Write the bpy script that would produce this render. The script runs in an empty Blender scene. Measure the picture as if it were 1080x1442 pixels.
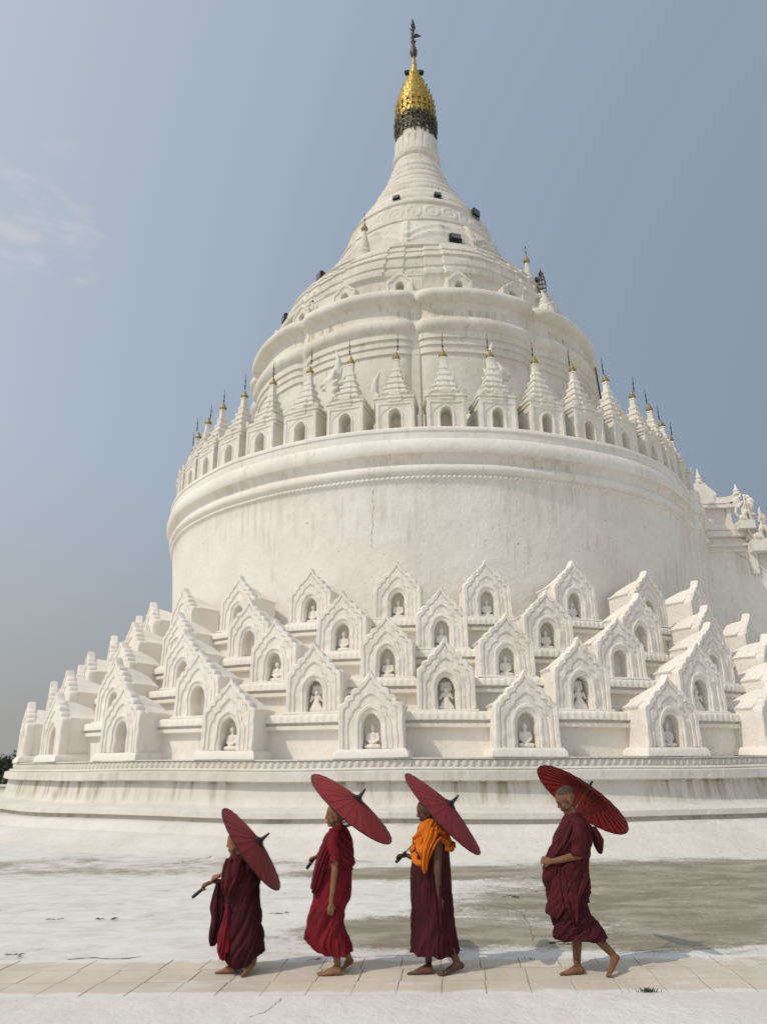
import bpy, bmesh, math, random
from mathutils import Vector, Matrix, Quaternion, noise
R = math.radians
PI = math.pi
sc = bpy.context.scene
COL = sc.collection
rnd = random.Random(7)

# ------------------------------------------------------------------ camera
CAM_H, F_PX, PITCH, ROLL = 1.5, 1033.0, R(19.03), R(0.42)
cam_d = bpy.data.cameras.new("camera")
cam = bpy.data.objects.new("camera", cam_d)
COL.objects.link(cam)
cam.matrix_world = (Matrix.Translation((0, 0, CAM_H)) @ Matrix.Rotation(PI / 2 + PITCH, 4, 'X')
                    @ Matrix.Rotation(-ROLL, 4, 'Z'))
cam_d.sensor_fit = 'VERTICAL'
cam_d.sensor_height = 36.0
cam_d.lens = 36.0 * F_PX / 1442.0
cam_d.clip_end = 3000
sc.camera = cam

# ------------------------------------------------------------------ light
SUN_TRAVEL = Vector((0.90, 0.58, -1.14)).normalized()
SUN_EL = math.asin(-SUN_TRAVEL.z)
SUN_AZ = math.atan2(-SUN_TRAVEL.x, -SUN_TRAVEL.y)      # clockwise from +Y
world = bpy.data.worlds.new("World")
sc.world = world
world.use_nodes = True
wn, wl = world.node_tree.nodes, world.node_tree.links
wn.clear()
sky = wn.new("ShaderNodeTexSky")
sky.sky_type = 'NISHITA'
sky.sun_disc = False
sky.sun_elevation = SUN_EL
sky.sun_rotation = SUN_AZ
sky.air_density = 1.0
sky.dust_density = 6.0
sky.ozone_density = 1.5
sky.altitude = 0
bg = wn.new("ShaderNodeBackground")
bg.inputs[1].default_value = 0.10
wo = wn.new("ShaderNodeOutputWorld")
# a few thin wisps of cloud and a dull band of dust low over the horizon, laid out by sky direction
tc = wn.new("ShaderNodeTexCoord")
dotn = wn.new("ShaderNodeVectorMath"); dotn.operation = 'DOT_PRODUCT'
dotn.inputs[1].default_value = Vector((-0.385, 0.70, 0.602)).normalized()
wl.new(tc.outputs['Generated'], dotn.inputs[0])
mr = wn.new("ShaderNodeMapRange"); mr.interpolation_type = 'SMOOTHSTEP'
mr.inputs[1].default_value = 0.9950; mr.inputs[2].default_value = 0.9990
wl.new(dotn.outputs['Value'], mr.inputs[0])
mp = wn.new("ShaderNodeMapping"); mp.inputs['Scale'].default_value = (5, 5, 11)
wl.new(tc.outputs['Generated'], mp.inputs[0])
cn = wn.new("ShaderNodeTexNoise"); cn.inputs['Scale'].default_value = 2.2
cn.inputs['Detail'].default_value = 7; cn.inputs['Roughness'].default_value = 0.6
wl.new(mp.outputs[0], cn.inputs['Vector'])
mr2 = wn.new("ShaderNodeMapRange"); mr2.interpolation_type = 'SMOOTHSTEP'
mr2.inputs[1].default_value = 0.46; mr2.inputs[2].default_value = 0.68
wl.new(cn.outputs[0], mr2.inputs[0])
mul = wn.new("ShaderNodeMath"); mul.operation = 'MULTIPLY'
wl.new(mr.outputs[0], mul.inputs[0]); wl.new(mr2.outputs[0], mul.inputs[1])
mul2 = wn.new("ShaderNodeMath"); mul2.operation = 'MULTIPLY'; mul2.inputs[1].default_value = 0.52
wl.new(mul.outputs[0], mul2.inputs[0])
HAZE_HI, HAZE_LO = (3.78, 4.62, 5.7, 1), (3.75, 3.75, 3.6, 1)      # dry-season haze: bluish overhead, dull grey low down
sxyz = wn.new("ShaderNodeSeparateXYZ")
wl.new(tc.outputs['Generated'], sxyz.inputs[0])
hz = wn.new("ShaderNodeMapRange"); hz.interpolation_type = 'SMOOTHSTEP'
hz.inputs[1].default_value = 0.0; hz.inputs[2].default_value = 0.42
wl.new(sxyz.outputs[2], hz.inputs[0])
hc_ = wn.new("ShaderNodeMix"); hc_.data_type = 'RGBA'
wl.new(hz.outputs[0], hc_.inputs[0])
hc_.inputs[6].default_value = HAZE_LO
hc_.inputs[7].default_value = HAZE_HI
# the haze glows more towards the sun and less away from it
sd = wn.new("ShaderNodeVectorMath"); sd.operation = 'DOT_PRODUCT'
sd.inputs[1].default_value = Vector((-SUN_TRAVEL.x, -SUN_TRAVEL.y, 0)).normalized()
wl.new(tc.outputs['Generated'], sd.inputs[0])
sg = wn.new("ShaderNodeMapRange")
for i_, v_ in enumerate((-1.0, 1.0, 0.66, 1.72)):
    sg.inputs[i_ + 1].default_value = v_
wl.new(sd.outputs['Value'], sg.inputs[0])
hg = wn.new("ShaderNodeVectorMath"); hg.operation = 'SCALE'
wl.new(hc_.outputs[2], hg.inputs[0]); wl.new(sg.outputs[0], hg.inputs['Scale'])
SKY_TINT = wn.new("ShaderNodeMix"); SKY_TINT.data_type = 'RGBA'
SKY_TINT.inputs[0].default_value = 0.80
wl.new(sky.outputs[0], SKY_TINT.inputs[6])
hs = wn.new("ShaderNodeHueSaturation")
ss = wn.new("ShaderNodeMapRange")
for i_, v_ in enumerate((-0.45, 0.2, 1.0, 0.55)):
    ss.inputs[i_ + 1].default_value = v_
wl.new(sd.outputs['Value'], ss.inputs[0])
wl.new(ss.outputs[0], hs.inputs['Saturation']); wl.new(hg.outputs[0], hs.inputs['Color'])
wl.new(hs.outputs[0], SKY_TINT.inputs[7])
cm = wn.new("ShaderNodeMix"); cm.data_type = 'RGBA'
wl.new(mul2.outputs[0], cm.inputs[0])
wl.new(SKY_TINT.outputs[2], cm.inputs[6])
cm.inputs[7].default_value = (6.4, 6.5, 6.7, 1)
wl.new(cm.outputs[2], bg.inputs[0])
wl.new(bg.outputs[0], wo.inputs[0])

sun_d = bpy.data.lights.new("sun", 'SUN')
sun_d.energy = 2.0
sun_d.angle = R(0.8)
sun_d.color = (1.0, 0.91, 0.79)
sun = bpy.data.objects.new("sun", sun_d)
COL.objects.link(sun)
sun.rotation_euler = SUN_TRAVEL.to_track_quat('-Z', 'Y').to_euler()
sun.location = (-30, -20, 45)

sc.view_settings.view_transform = 'Standard'
sc.view_settings.look = 'None'
sc.view_settings.gamma = 1
sc.view_settings.exposure = 0.0
sc.cycles.max_bounces = 6


# ------------------------------------------------------------------ materials
class NT:
    """small wrapper to wire shader nodes"""
    def __init__(self, name):
        self.m = bpy.data.materials.new(name)
        self.m.use_nodes = True
        self.n, self.l = self.m.node_tree.nodes, self.m.node_tree.links
        self.b = self.n["Principled BSDF"]
        self.b.inputs['Specular IOR Level'].default_value = 0.3
        g = self.n.new("ShaderNodeNewGeometry")
        self.pos = g.outputs['Position']

    def sock(self, s, v):
        if hasattr(v, 'is_output') or isinstance(v, bpy.types.NodeSocket):
            self.l.new(v, s)
        else:
            s.default_value = v

    def obj(self):
        return self.n.new("ShaderNodeTexCoord").outputs['Object']

    def mapping(self, v, scale, loc=(0, 0, 0), rot=(0, 0, 0)):
        m = self.n.new("ShaderNodeMapping")
        self.l.new(v, m.inputs[0])
        m.inputs['Scale'].default_value = scale
        m.inputs['Location'].default_value = loc
        m.inputs['Rotation'].default_value = rot
        return m.outputs[0]

    def noise(self, v, scale, detail=4, rough=0.55):
        t = self.n.new("ShaderNodeTexNoise")
        self.l.new(v, t.inputs['Vector'])
        t.inputs['Scale'].default_value = scale
        t.inputs['Detail'].default_value = detail
        t.inputs['Roughness'].default_value = rough
        return t.outputs[0]

    def ramp(self, v, a, b, lo=0.0, hi=1.0):
        t = self.n.new("ShaderNodeMapRange")
        t.interpolation_type = 'SMOOTHSTEP'
        self.sock(t.inputs[0], v)
        for i, x in zip((1, 2, 3, 4), (a, b, lo, hi)):
            t.inputs[i].default_value = x
        return t.outputs[0]

    def math(self, op, a, b=0.0):
        t = self.n.new("ShaderNodeMath")
        t.operation = op
        self.sock(t.inputs[0], a)
        self.sock(t.inputs[1], b)
        return t.outputs[0]

    def mix(self, f, a, b):
        t = self.n.new("ShaderNodeMix")
        t.data_type = 'RGBA'
        self.sock(t.inputs[0], f)
        for s, v in ((t.inputs[6], a), (t.inputs[7], b)):
            if isinstance(v, tuple):
                v = (*v, 1) if len(v) == 3 else v
            self.sock(s, v)
        return t.outputs[2]

    def xyz(self, v):
        t = self.n.new("ShaderNodeSeparateXYZ")
        self.l.new(v, t.inputs[0])
        return t.outputs

    def bump(self, h, strength=0.3, dist=0.02, prev=None):
        t = self.n.new("ShaderNodeBump")
        t.inputs['Strength'].default_value = strength
        t.inputs['Distance'].default_value = dist
        self.l.new(h, t.inputs['Height'])
        if prev is not None:
            self.l.new(prev, t.inputs['Normal'])
        return t.outputs[0]

    def out(self, color=None, rough=None, normal=None, metal=None):
        if color is not None:
            self.sock(self.b.inputs['Base Color'], (*color, 1) if isinstance(color, tuple) else color)
        if rough is not None:
            self.sock(self.b.inputs['Roughness'], rough)
        if normal is not None:
            self.l.new(normal, self.b.inputs['Normal'])
        if metal is not None:
            self.b.inputs['Metallic'].default_value = metal
        return self.m


def plaster(name, light=(0.80, 0.785, 0.745), dull=(0.70, 0.68, 0.625), streak=0.5, band=None, specks=0.5, grime=0.35):
    light = tuple(a * b for a, b in zip(light, (1.0, 0.973, 0.940)))      # the limewash has a warm cast
    dull = tuple(a * b for a, b in zip(dull, (1.0, 0.968, 0.925)))
    t = NT(name)
    p = t.pos
    big = t.ramp(t.noise(p, 0.55, 5, 0.6), 0.38, 0.66)
    mid = t.ramp(t.noise(p, 3.2, 5, 0.65), 0.40, 0.68)
    c = t.mix(t.math('MULTIPLY', big, 0.75), light, dull)
    c = t.mix(t.math('MULTIPLY', mid, 0.45), c, dull)
    chip = t.ramp(t.noise(p, 2.3, 8, 0.78), 0.60, 0.63)
    c = t.mix(t.math('MULTIPLY', chip, 0.22), c, tuple(x * 0.82 for x in dull))
    # run-off streaks: stretched in height
    st = t.noise(t.mapping(p, (7.0, 7.0, 0.35)), 1.0, 4, 0.6)
    sm = t.ramp(t.noise(p, 0.8, 3), 0.46, 0.66)
    s = t.math('MULTIPLY', t.ramp(st, 0.50, 0.72), sm)
    s = t.math('MULTIPLY', s, streak)
    c = t.mix(s, c, (0.36, 0.32, 0.245))
    if band:
        for z0, z1, z2, z3, amt, tint in band:      # stained bands below ledges, (fade in low, full, full, fade out)
            z = t.xyz(p)[2]
            b = t.math('MULTIPLY', t.ramp(z, z0, z1), t.ramp(z, z2, z3, 1, 0))
            n = t.ramp(t.noise(t.mapping(p, (4.2, 4.2, 0.12)), 1.0, 3, 0.6), 0.40, 0.74)
            n2 = t.ramp(t.noise(p, 0.33, 2), 0.42, 0.60)
            c = t.mix(t.math('MULTIPLY', t.math('MULTIPLY', b, t.math('MULTIPLY', n, n2)), amt), c, tint)
    if grime:
        gz = t.ramp(t.noise(p, 1.7, 6, 0.75), 0.58, 0.75)
        c = t.mix(t.math('MULTIPLY', gz, grime), c, (0.50, 0.46, 0.37))
    if specks:
        sp = t.ramp(t.noise(p, 9.0, 2, 0.5), 0.735, 0.76)
        sp2 = t.ramp(t.noise(p, 1.1, 2), 0.45, 0.6)
        c = t.mix(t.math('MULTIPLY', t.math('MULTIPLY', sp, sp2), specks), c, (0.24, 0.21, 0.17))
    nb = t.bump(t.noise(p, 1.6, 7, 0.6), 0.30, 0.12)
    nb = t.bump(t.noise(p, 6.0, 6, 0.65), 0.40, 0.05, nb)
    nb = t.bump(t.noise(p, 34.0, 4, 0.6), 0.30, 0.010, nb)
    return t.out(c, 0.85, nb)


M = {}
M['plaster'] = plaster("white_plaster")
M['shrine'] = plaster("shrine_plaster", (0.83, 0.805, 0.77), (0.745, 0.72, 0.675), 0.25, None, 0.25, 0.15)
M['base'] = plaster("base_plaster", (0.70, 0.688, 0.655), (0.60, 0.583, 0.54), 0.35,
                    [(0.62, 0.95, 1.17, 1.20, 1.15, (0.34, 0.29, 0.21)), (1.12, 1.15, 1.19, 1.21, 1.1, (0.30, 0.26, 0.20)),
                     (0.40, 0.44, 0.50, 0.53, 0.8, (0.36, 0.33, 0.28)), (1.2, 1.24, 1.36, 1.4, 0.55, (0.42, 0.38, 0.30))], 0.3, 0.25)
M['terrace'] = plaster("terrace_plaster", (0.84, 0.82, 0.785), (0.77, 0.745, 0.68), 0.35, None, 0.2, 0.4)
M['drum'] = plaster("drum_plaster", (0.80, 0.785, 0.75), (0.72, 0.70, 0.655), 0.38,
                    [(9.9, 10.05, 10.25, 10.36, 0.55, (0.50, 0.43, 0.32)), (7.6, 8.9, 9.5, 9.6, 0.5, (0.50, 0.45, 0.36))], 0.9, 0.40)
M['upper'] = plaster("upper_plaster", (0.74, 0.72, 0.665), (0.61, 0.585, 0.515), 0.65,
                     [(16.95, 17.1, 17.5, 17.65, 1.0, (0.38, 0.31, 0.20))], 0.5, 0.5)
M['spire'] = plaster("spire_plaster", (0.71, 0.69, 0.635), (0.56, 0.535, 0.47), 0.7, None, 0.4, 0.65)
M['turret'] = plaster("turret_plaster", (0.78, 0.76, 0.71), (0.68, 0.655, 0.59), 0.55, None, 0.3, 0.4)


def simple(name, col, rough=0.6, metal=0.0, var=0.25, scale=20.0, bump=0.2, bdist=0.003, spec=0.3, alt=None):
    t = NT(name)
    v = t.obj()
    n = t.ramp(t.noise(v, scale, 4), 0.35, 0.65)
    c2 = alt if alt else tuple(max(0.0, x * (1 - var)) for x in col)
    c = t.mix(n, col, c2)
    nb = t.bump(t.noise(v, scale * 4, 3), bump, bdist)
    t.b.inputs['Specular IOR Level'].default_value = spec
    return t.out(c, rough, nb, metal)


def cloth(name, col, col2, sheen=0.0):
    t = NT(name)
    v = t.obj()
    n = t.ramp(t.noise(v, 5.0, 5, 0.6), 0.35, 0.68)
    c = t.mix(n, col, col2)
    w = t.noise(t.mapping(v, (260, 260, 60)), 1.0, 2)
    nb = t.bump(t.noise(v, 22.0, 4, 0.6), 0.35, 0.008)
    nb = t.bump(w, 0.25, 0.0015, nb)
    t.b.inputs['Sheen Weight'].default_value = sheen
    t.b.inputs['Specular IOR Level'].default_value = 0.15
    return t.out(c, 0.82, nb)


M['gold'] = simple("gold_leaf", (0.66, 0.45, 0.13), 0.38, 0.9, 0.5, 9.0, 0.5, 0.02)
M['old_gold'] = simple("weathered_gold", (0.42, 0.33, 0.14), 0.5, 0.6, 0.5, 9.0, 0.5, 0.02)
M['iron'] = simple("dark_iron", (0.035, 0.035, 0.037), 0.55, 0.4, 0.4)
M['iron_mix'] = simple("tarnished_metal", (0.032, 0.032, 0.035), 0.5, 0.4, 0.6, 5.0, 0.4, 0.02, alt=(0.13, 0.10, 0.045))
M['lamp_glass'] = simple("lamp_glass", (0.12, 0.12, 0.115), 0.2, 0.0, 0.2)
M['skin'] = simple("brown_skin", (0.255, 0.125, 0.068), 0.55, 0, 0.22, 14.0, 0.15, 0.002)
M['skin_dark'] = simple("dark_brown_skin", (0.125, 0.060, 0.036), 0.55, 0, 0.22, 14.0, 0.15, 0.002)
M['hair'] = simple("shaved_hair", (0.072, 0.043, 0.029), 0.8, 0, 0.35, 60.0, 0.5, 0.002)
M['eye'] = simple("dark_eye", (0.018, 0.011, 0.009), 0.4, 0, 0.1)
M['lip'] = simple("lips", (0.17, 0.062, 0.048), 0.5, 0, 0.1)
M['maroon'] = cloth("maroon_robe", (0.088, 0.014, 0.016), (0.050, 0.009, 0.011))
M['plum'] = cloth("plum_robe", (0.060, 0.011, 0.015), (0.034, 0.007, 0.011))
M['crimson'] = cloth("crimson_robe", (0.180, 0.012, 0.021), (0.108, 0.009, 0.015))
M['orange'] = cloth("orange_shawl", (0.66, 0.190, 0.018), (0.50, 0.125, 0.011))
M['handle'] = simple("black_grip", (0.016, 0.015, 0.014), 0.5, 0, 0.3)
M['bamboo'] = simple("bamboo", (0.38, 0.22, 0.09), 0.5, 0, 0.3, 40)
M['rib'] = simple("rib_wood", (0.18, 0.018, 0.020), 0.6, 0, 0.3)
M['strut'] = simple("strut_wood", (0.17, 0.065, 0.035), 0.6, 0, 0.3)
M['lacquer'] = simple("black_lacquer", (0.020, 0.015, 0.014), 0.45, 0, 0.3)


def canopy_mat(name, col, col2):
    t = NT(name)
    v = t.obj()
    n = t.ramp(t.noise(v, 7.0, 5, 0.6), 0.35, 0.7)
    c = t.mix(n, col, col2)
    nb = t.bump(t.noise(v, 60.0, 3), 0.2, 0.002)
    m = t.out(c, 0.55, nb)
    tr = t.n.new("ShaderNodeBsdfTranslucent")
    t.l.new(c, tr.inputs[0])
    ms = t.n.new("ShaderNodeMixShader")
    ms.inputs[0].default_value = 0.30
    t.l.new(t.b.outputs[0], ms.inputs[1])
    t.l.new(tr.outputs[0], ms.inputs[2])
    t.l.new(ms.outputs[0], t.n["Material Output"].inputs[0])
    return m


M['garnet'] = cloth("garnet_robe", (0.140, 0.012, 0.019), (0.085, 0.009, 0.014))
M['skin_mid'] = simple("tan_skin", (0.195, 0.094, 0.052), 0.55, 0, 0.22, 14.0, 0.15, 0.002)
M['canopy'] = canopy_mat("red_oiled_paper", (0.42, 0.052, 0.050), (0.35, 0.040, 0.042))
M['canopy_wine'] = canopy_mat("wine_oiled_paper", (0.34, 0.042, 0.048), (0.27, 0.032, 0.040))
M['canopy_bright'] = canopy_mat("bright_red_paper", (0.42, 0.022, 0.028), (0.35, 0.018, 0.025))
M['leaf'] = simple("leaf", (0.075, 0.095, 0.038), 0.6, 0, 0.5, 3.0)
M['leaf_far'] = simple("far_leaf", (0.040, 0.060, 0.030), 0.7, 0, 0.5, 1.0)
M['bark'] = simple("bark", (0.10, 0.075, 0.05), 0.8, 0, 0.4)
M['dead_leaf'] = simple("dead_leaf", (0.12, 0.095, 0.07), 0.8, 0, 0.4)


def ground_mat():
    t = NT("whitewashed_concrete")
    p = t.pos
    x, y, z = t.xyz(p)

    def ell(cx, cy, rx, ry):
        a = t.math('DIVIDE', t.math('SUBTRACT', x, cx), rx)
        b = t.math('DIVIDE', t.math('SUBTRACT', y, cy), ry)
        d = t.math('SQRT', t.math('ADD', t.math('MULTIPLY', a, a), t.math('MULTIPLY', b, b)))
        return t.ramp(d, 0.45, 1.1, 1, 0)
    warp = t.n.new("ShaderNodeVectorMath"); warp.operation = 'MULTIPLY_ADD'
    nt_ = t.n.new("ShaderNodeTexNoise"); nt_.inputs['Scale'].default_value = 0.9; nt_.inputs['Detail'].default_value = 4
    t.l.new(p, nt_.inputs['Vector'])
    t.l.new(nt_.outputs['Color'], warp.inputs[0]); warp.inputs[1].default_value = (0.7, 0.7, 0); t.l.new(p, warp.inputs[2])
    pw = warp.outputs[0]
    n = t.noise(t.mapping(pw, (0.8, 1.0, 1)), 0.9, 9, 0.70)
    n2 = t.noise(t.mapping(pw, (1.0, 1.5, 1)), 3.4, 8, 0.74)
    n3 = t.noise(p, 17.0, 6, 0.75)
    big = ell(3.9, 9.2, 4.0, 2.6)
    for e in ((0.45, 7.9, 1.7, 0.95), (5.4, 11.8, 5.4, 1.9), (-4.2, 12.9, 5.6, 1.6), (0.6, 11.9, 3.0, 0.9), (9.0, 9.0, 4.0, 5.0), (2.2, 7.6, 1.6, .7)):
        big = t.math('MAXIMUM', big, ell(*e) if e[0] > -1 else t.math('MULTIPLY', ell(*e), 0.42))
    w = t.math('ADD', t.math('MULTIPLY', big, 0.46), t.math('MULTIPLY', t.math('SUBTRACT', n, 0.5), 0.95))
    w = t.math('ADD', w, t.math('MULTIPLY', t.math('SUBTRACT', n2, 0.5), 0.75))
    w = t.math('ADD', w, t.math('MULTIPLY', t.math('SUBTRACT', n3, 0.5), 0.55))
    worn = t.ramp(w, 0.12, 0.36)
    thin = t.ramp(w, -0.10, 0.25)
    white = t.mix(t.ramp(n2, 0.35, 0.7), (0.74, 0.725, 0.695), (0.62, 0.60, 0.555))
    white = t.mix(t.math('MULTIPLY', thin, 0.55), white, (0.50, 0.475, 0.42))
    ga = t.noise(t.mapping(pw, (0.8, 1.7, 1)), 1.2, 7, 0.7)
    grey = t.mix(t.ramp(ga, 0.36, 0.62), (0.365, 0.335, 0.27), (0.205, 0.18, 0.13))
    grey = t.mix(t.math('MULTIPLY', t.ramp(n3, 0.45, 0.7), 0.35), grey, (0.20, 0.175, 0.125))
    c = t.mix(t.math('MULTIPLY', worn, 0.95), white, grey)
    fine = t.ramp(t.noise(p, 26.0, 5, 0.7), 0.58, 0.72)
    c = t.mix(t.math('MULTIPLY', fine, 0.16), c, (0.22, 0.20, 0.16))
    pale = t.ramp(t.noise(t.mapping(pw, (1.0, 2.6, 1)), 3.2, 8, 0.78), 0.575, 0.64)
    c = t.mix(t.math('MULTIPLY', pale, 0.32), c, (0.62, 0.60, 0.55))
    nb = t.bump(t.noise(p, 8.0, 6, 0.65), 0.3, 0.02)
    nb = t.bump(t.noise(p, 90.0, 3, 0.6), 0.3, 0.004, nb)
    return t.out(c, 0.88, nb)


M['ground'] = ground_mat()


def tile_mat():
    t = NT("cream_floor_tile")
    p = t.pos
    rot = t.mapping(p, (1, 1, 1))
    n = t.noise(p, 1.4, 5, 0.6)
    c = t.mix(t.ramp(n, 0.35, 0.68), (0.64, 0.565, 0.465), (0.545, 0.475, 0.38))
    isl = t.n.new("ShaderNodeNewGeometry").outputs['Random Per Island']
    c = t.mix(t.math('MULTIPLY', t.ramp(isl, 0.2, 1.0), 0.42), c, (0.50, 0.455, 0.39))
    s = t.ramp(t.noise(p, 9.0, 6, 0.7), 0.5, 0.72)
    c = t.mix(t.math('MULTIPLY', s, 0.35), c, (0.36, 0.315, 0.25))
    w = t.ramp(t.noise(t.mapping(p, (0.8, 2.0, 1)), 2.0, 6, 0.7), 0.54, 0.66)
    c = t.mix(t.math('MULTIPLY', w, 0.6), c, (0.70, 0.685, 0.645))
    y_ = t.xyz(p)[1]                                  # limewash spilt over both edges of the strip
    ed = t.math('ADD', t.ramp(y_, 6.62, 6.90), t.ramp(y_, 5.84, 6.02, 1, 0))
    ew = t.ramp(t.math('ADD', t.math('MULTIPLY', ed, 0.42), t.noise(t.mapping(p, (1.6, 3.0, 1)), 2.4, 7, 0.72)), 0.66, 0.84)
    c = t.mix(t.math('MULTIPLY', ew, 0.85), c, (0.72, 0.71, 0.685))
    nb = t.bump(t.noise(p, 30.0, 4), 0.25, 0.004)
    return t.out(c, 0.75, nb)


M['tile'] = tile_mat()
M['grout'] = simple("dirty_grout", (0.33, 0.29, 0.23), 0.9, 0, 0.4, 4.0)
M['kerb'] = plaster("kerb_whitewash", (0.72, 0.715, 0.70), (0.62, 0.61, 0.585), 0.0, None, 0.3, 0.3)
M['old_crack'] = simple("limewashed_crack", (0.42, 0.39, 0.33), 0.9, 0, 0.3)
M['crack'] = simple("crack_dirt", (0.30, 0.27, 0.22), 0.9, 0, 0.3)  # dark tone of the ground cracks and the line of dirt


# ------------------------------------------------------------------ object helpers
def link(name, me, mat=None, parent=None, loc=None, rotz=None):
    me.name = name
    if mat is not None and len(me.materials) == 0:
        me.materials.append(mat)
    o = bpy.data.objects.new(name, me)
    COL.objects.link(o)
    if parent is not None:
        o.parent = parent
    if loc is not None:
        o.location = loc
    if rotz is not None:
        o.rotation_euler[2] = rotz
    return o


def empty(name, loc=(0, 0, 0), rotz=0.0):
    o = bpy.data.objects.new(name, None)
    o.empty_display_size = 0.2
    COL.objects.link(o)
    o.location = loc
    o.rotation_euler[2] = rotz
    return o


def tag(o, label=None, cat=None, group=None, kind=None):
    if label: o['label'] = label
    if cat: o['category'] = cat
    if group: o['group'] = group
    if kind: o['kind'] = kind
    return o


def mesh_bm(name, bm, smooth=True, sharp=35):
    me = bpy.data.meshes.new(name)
    bmesh.ops.recalc_face_normals(bm, faces=bm.faces)
    bm.to_mesh(me)
    bm.free()
    if smooth:
        me.shade_smooth()
        me.set_sharp_from_angle(angle=R(sharp))
    return me


def copy_tree(o, parent=None, depth=0):
    c = o.copy()
    COL.objects.link(c)
    if parent is not None:
        c.parent = parent
    for ch in list(o.children):
        if depth < 2:
            copy_tree(ch, c, depth + 1)
    return c


def box(bm, cx, cy, cz, sx, sy, sz, bev=0.0, rot=None):
    m = Matrix.Translation((cx, cy, cz))
    if rot is not None:
        m = m @ rot
    r = bmesh.ops.create_cube(bm, size=1.0, matrix=m @ Matrix.Diagonal((sx, sy, sz, 1)))
    if bev:
        es = {e for v in r['verts'] for e in v.link_edges}
        bmesh.ops.bevel(bm, geom=list(es), offset=bev, segments=2, affect='EDGES')
    return r['verts']


def lathe(bm, prof, n=24, cx=0, cy=0, cap=True):
    rings = []
    for r, z in prof:
        rings.append([bm.verts.new((cx + r * math.cos(2 * PI * i / n), cy + r * math.sin(2 * PI * i / n), z)) for i in range(n)])
    for a, b in zip(rings, rings[1:]):
        for i in range(n):
            bm.faces.new((a[i], a[(i + 1) % n], b[(i + 1) % n], b[i]))
    if cap:
        bm.faces.new(rings[-1])
        bm.faces.new(list(reversed(rings[0])))


def tube(bm, pts, rad, n=8, cap=True):
    pts = [Vector(p) for p in pts]
    rads = rad if isinstance(rad, (list, tuple)) else [rad] * len(pts)
    rings = []
    up = Vector((0.13, 0.31, 0.94))
    for i, p in enumerate(pts):
        d = (pts[min(i + 1, len(pts) - 1)] - pts[max(i - 1, 0)]).normalized()
        a = d.cross(up)
        if a.length < 1e-3:
            a = d.cross(Vector((1, 0, 0)))
        a.normalize()
        b = d.cross(a)
        rings.append([bm.verts.new(p + rads[i] * (math.cos(2 * PI * k / n) * a + math.sin(2 * PI * k / n) * b)) for k in range(n)])
    for a, b in zip(rings, rings[1:]):
        for i in range(n):
            bm.faces.new((a[i], a[(i + 1) % n], b[(i + 1) % n], b[i]))
    if cap:
        bm.faces.new(rings[-1])
        bm.faces.new(list(reversed(rings[0])))


PX, PY = 31.1 * math.sin(R(3.51)), 31.1 * math.cos(R(3.51))      # axis of the pagoda


def at_ring(a_deg, r, z=0.0):
    a = R(a_deg)
    return Vector((PX + r * math.sin(a), PY - r * math.cos(a), z))


def revolve(name, prof, mat, parent, nseg=480, rfun=None, wob=0.02, sharp=40, center=None, wscale=0.5):
    """surface of revolution about the pagoda axis; rfun(angle_deg, r, z) -> extra radius; wob = hand-made unevenness"""
    bm = bmesh.new()
    rings = []
    for j, (r, z) in enumerate(prof):
        ring = []
        for i in range(nseg):
            a = 360.0 * i / nseg
            if a > 180: a -= 360
            rr = r + (rfun(a, r, z, j) if rfun else 0.0)
            s, c = math.sin(R(a)), math.cos(R(a))
            zz = z
            if wob:
                p = Vector((rr * s, -rr * c, z)) * wscale
                rr += wob * noise.noise(p)
                zz += wob * 0.8 * noise.noise(p * 0.7 + Vector((9, 3, 1)))
            ring.append(bm.verts.new((rr * s, -rr * c, zz)))
        rings.append(ring)
    for a, b in zip(rings, rings[1:]):
        for i in range(nseg):
            k = (i + 1) % nseg
            bm.faces.new((a[i], a[k], b[k], b[i]))
    return link(name, mesh_bm(name, bm, True, sharp), mat, parent)


# ------------------------------------------------------------------ ground
def sheet(name, x0, x1, y0, y1, z, mat, nx=1, ny=1, wob=0.0):
    bm = bmesh.new()
    vs = [[bm.verts.new((x0 + (x1 - x0) * i / nx, y0 + (y1 - y0) * j / ny,
                         z + (wob * noise.noise(Vector((x0 + (x1 - x0) * i / nx, y0 + (y1 - y0) * j / ny, 0)) * 0.8) if wob else 0)))
           for i in range(nx + 1)] for j in range(ny + 1)]
    for j in range(ny):
        for i in range(nx):
            bm.faces.new((vs[j][i], vs[j][i + 1], vs[j + 1][i + 1], vs[j + 1][i]))
    o = link(name, mesh_bm(name, bm), mat)
    return tag(o, kind='structure')


sheet('ground', -900, 900, -300, 1500, 0.0, M['ground'])
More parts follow.
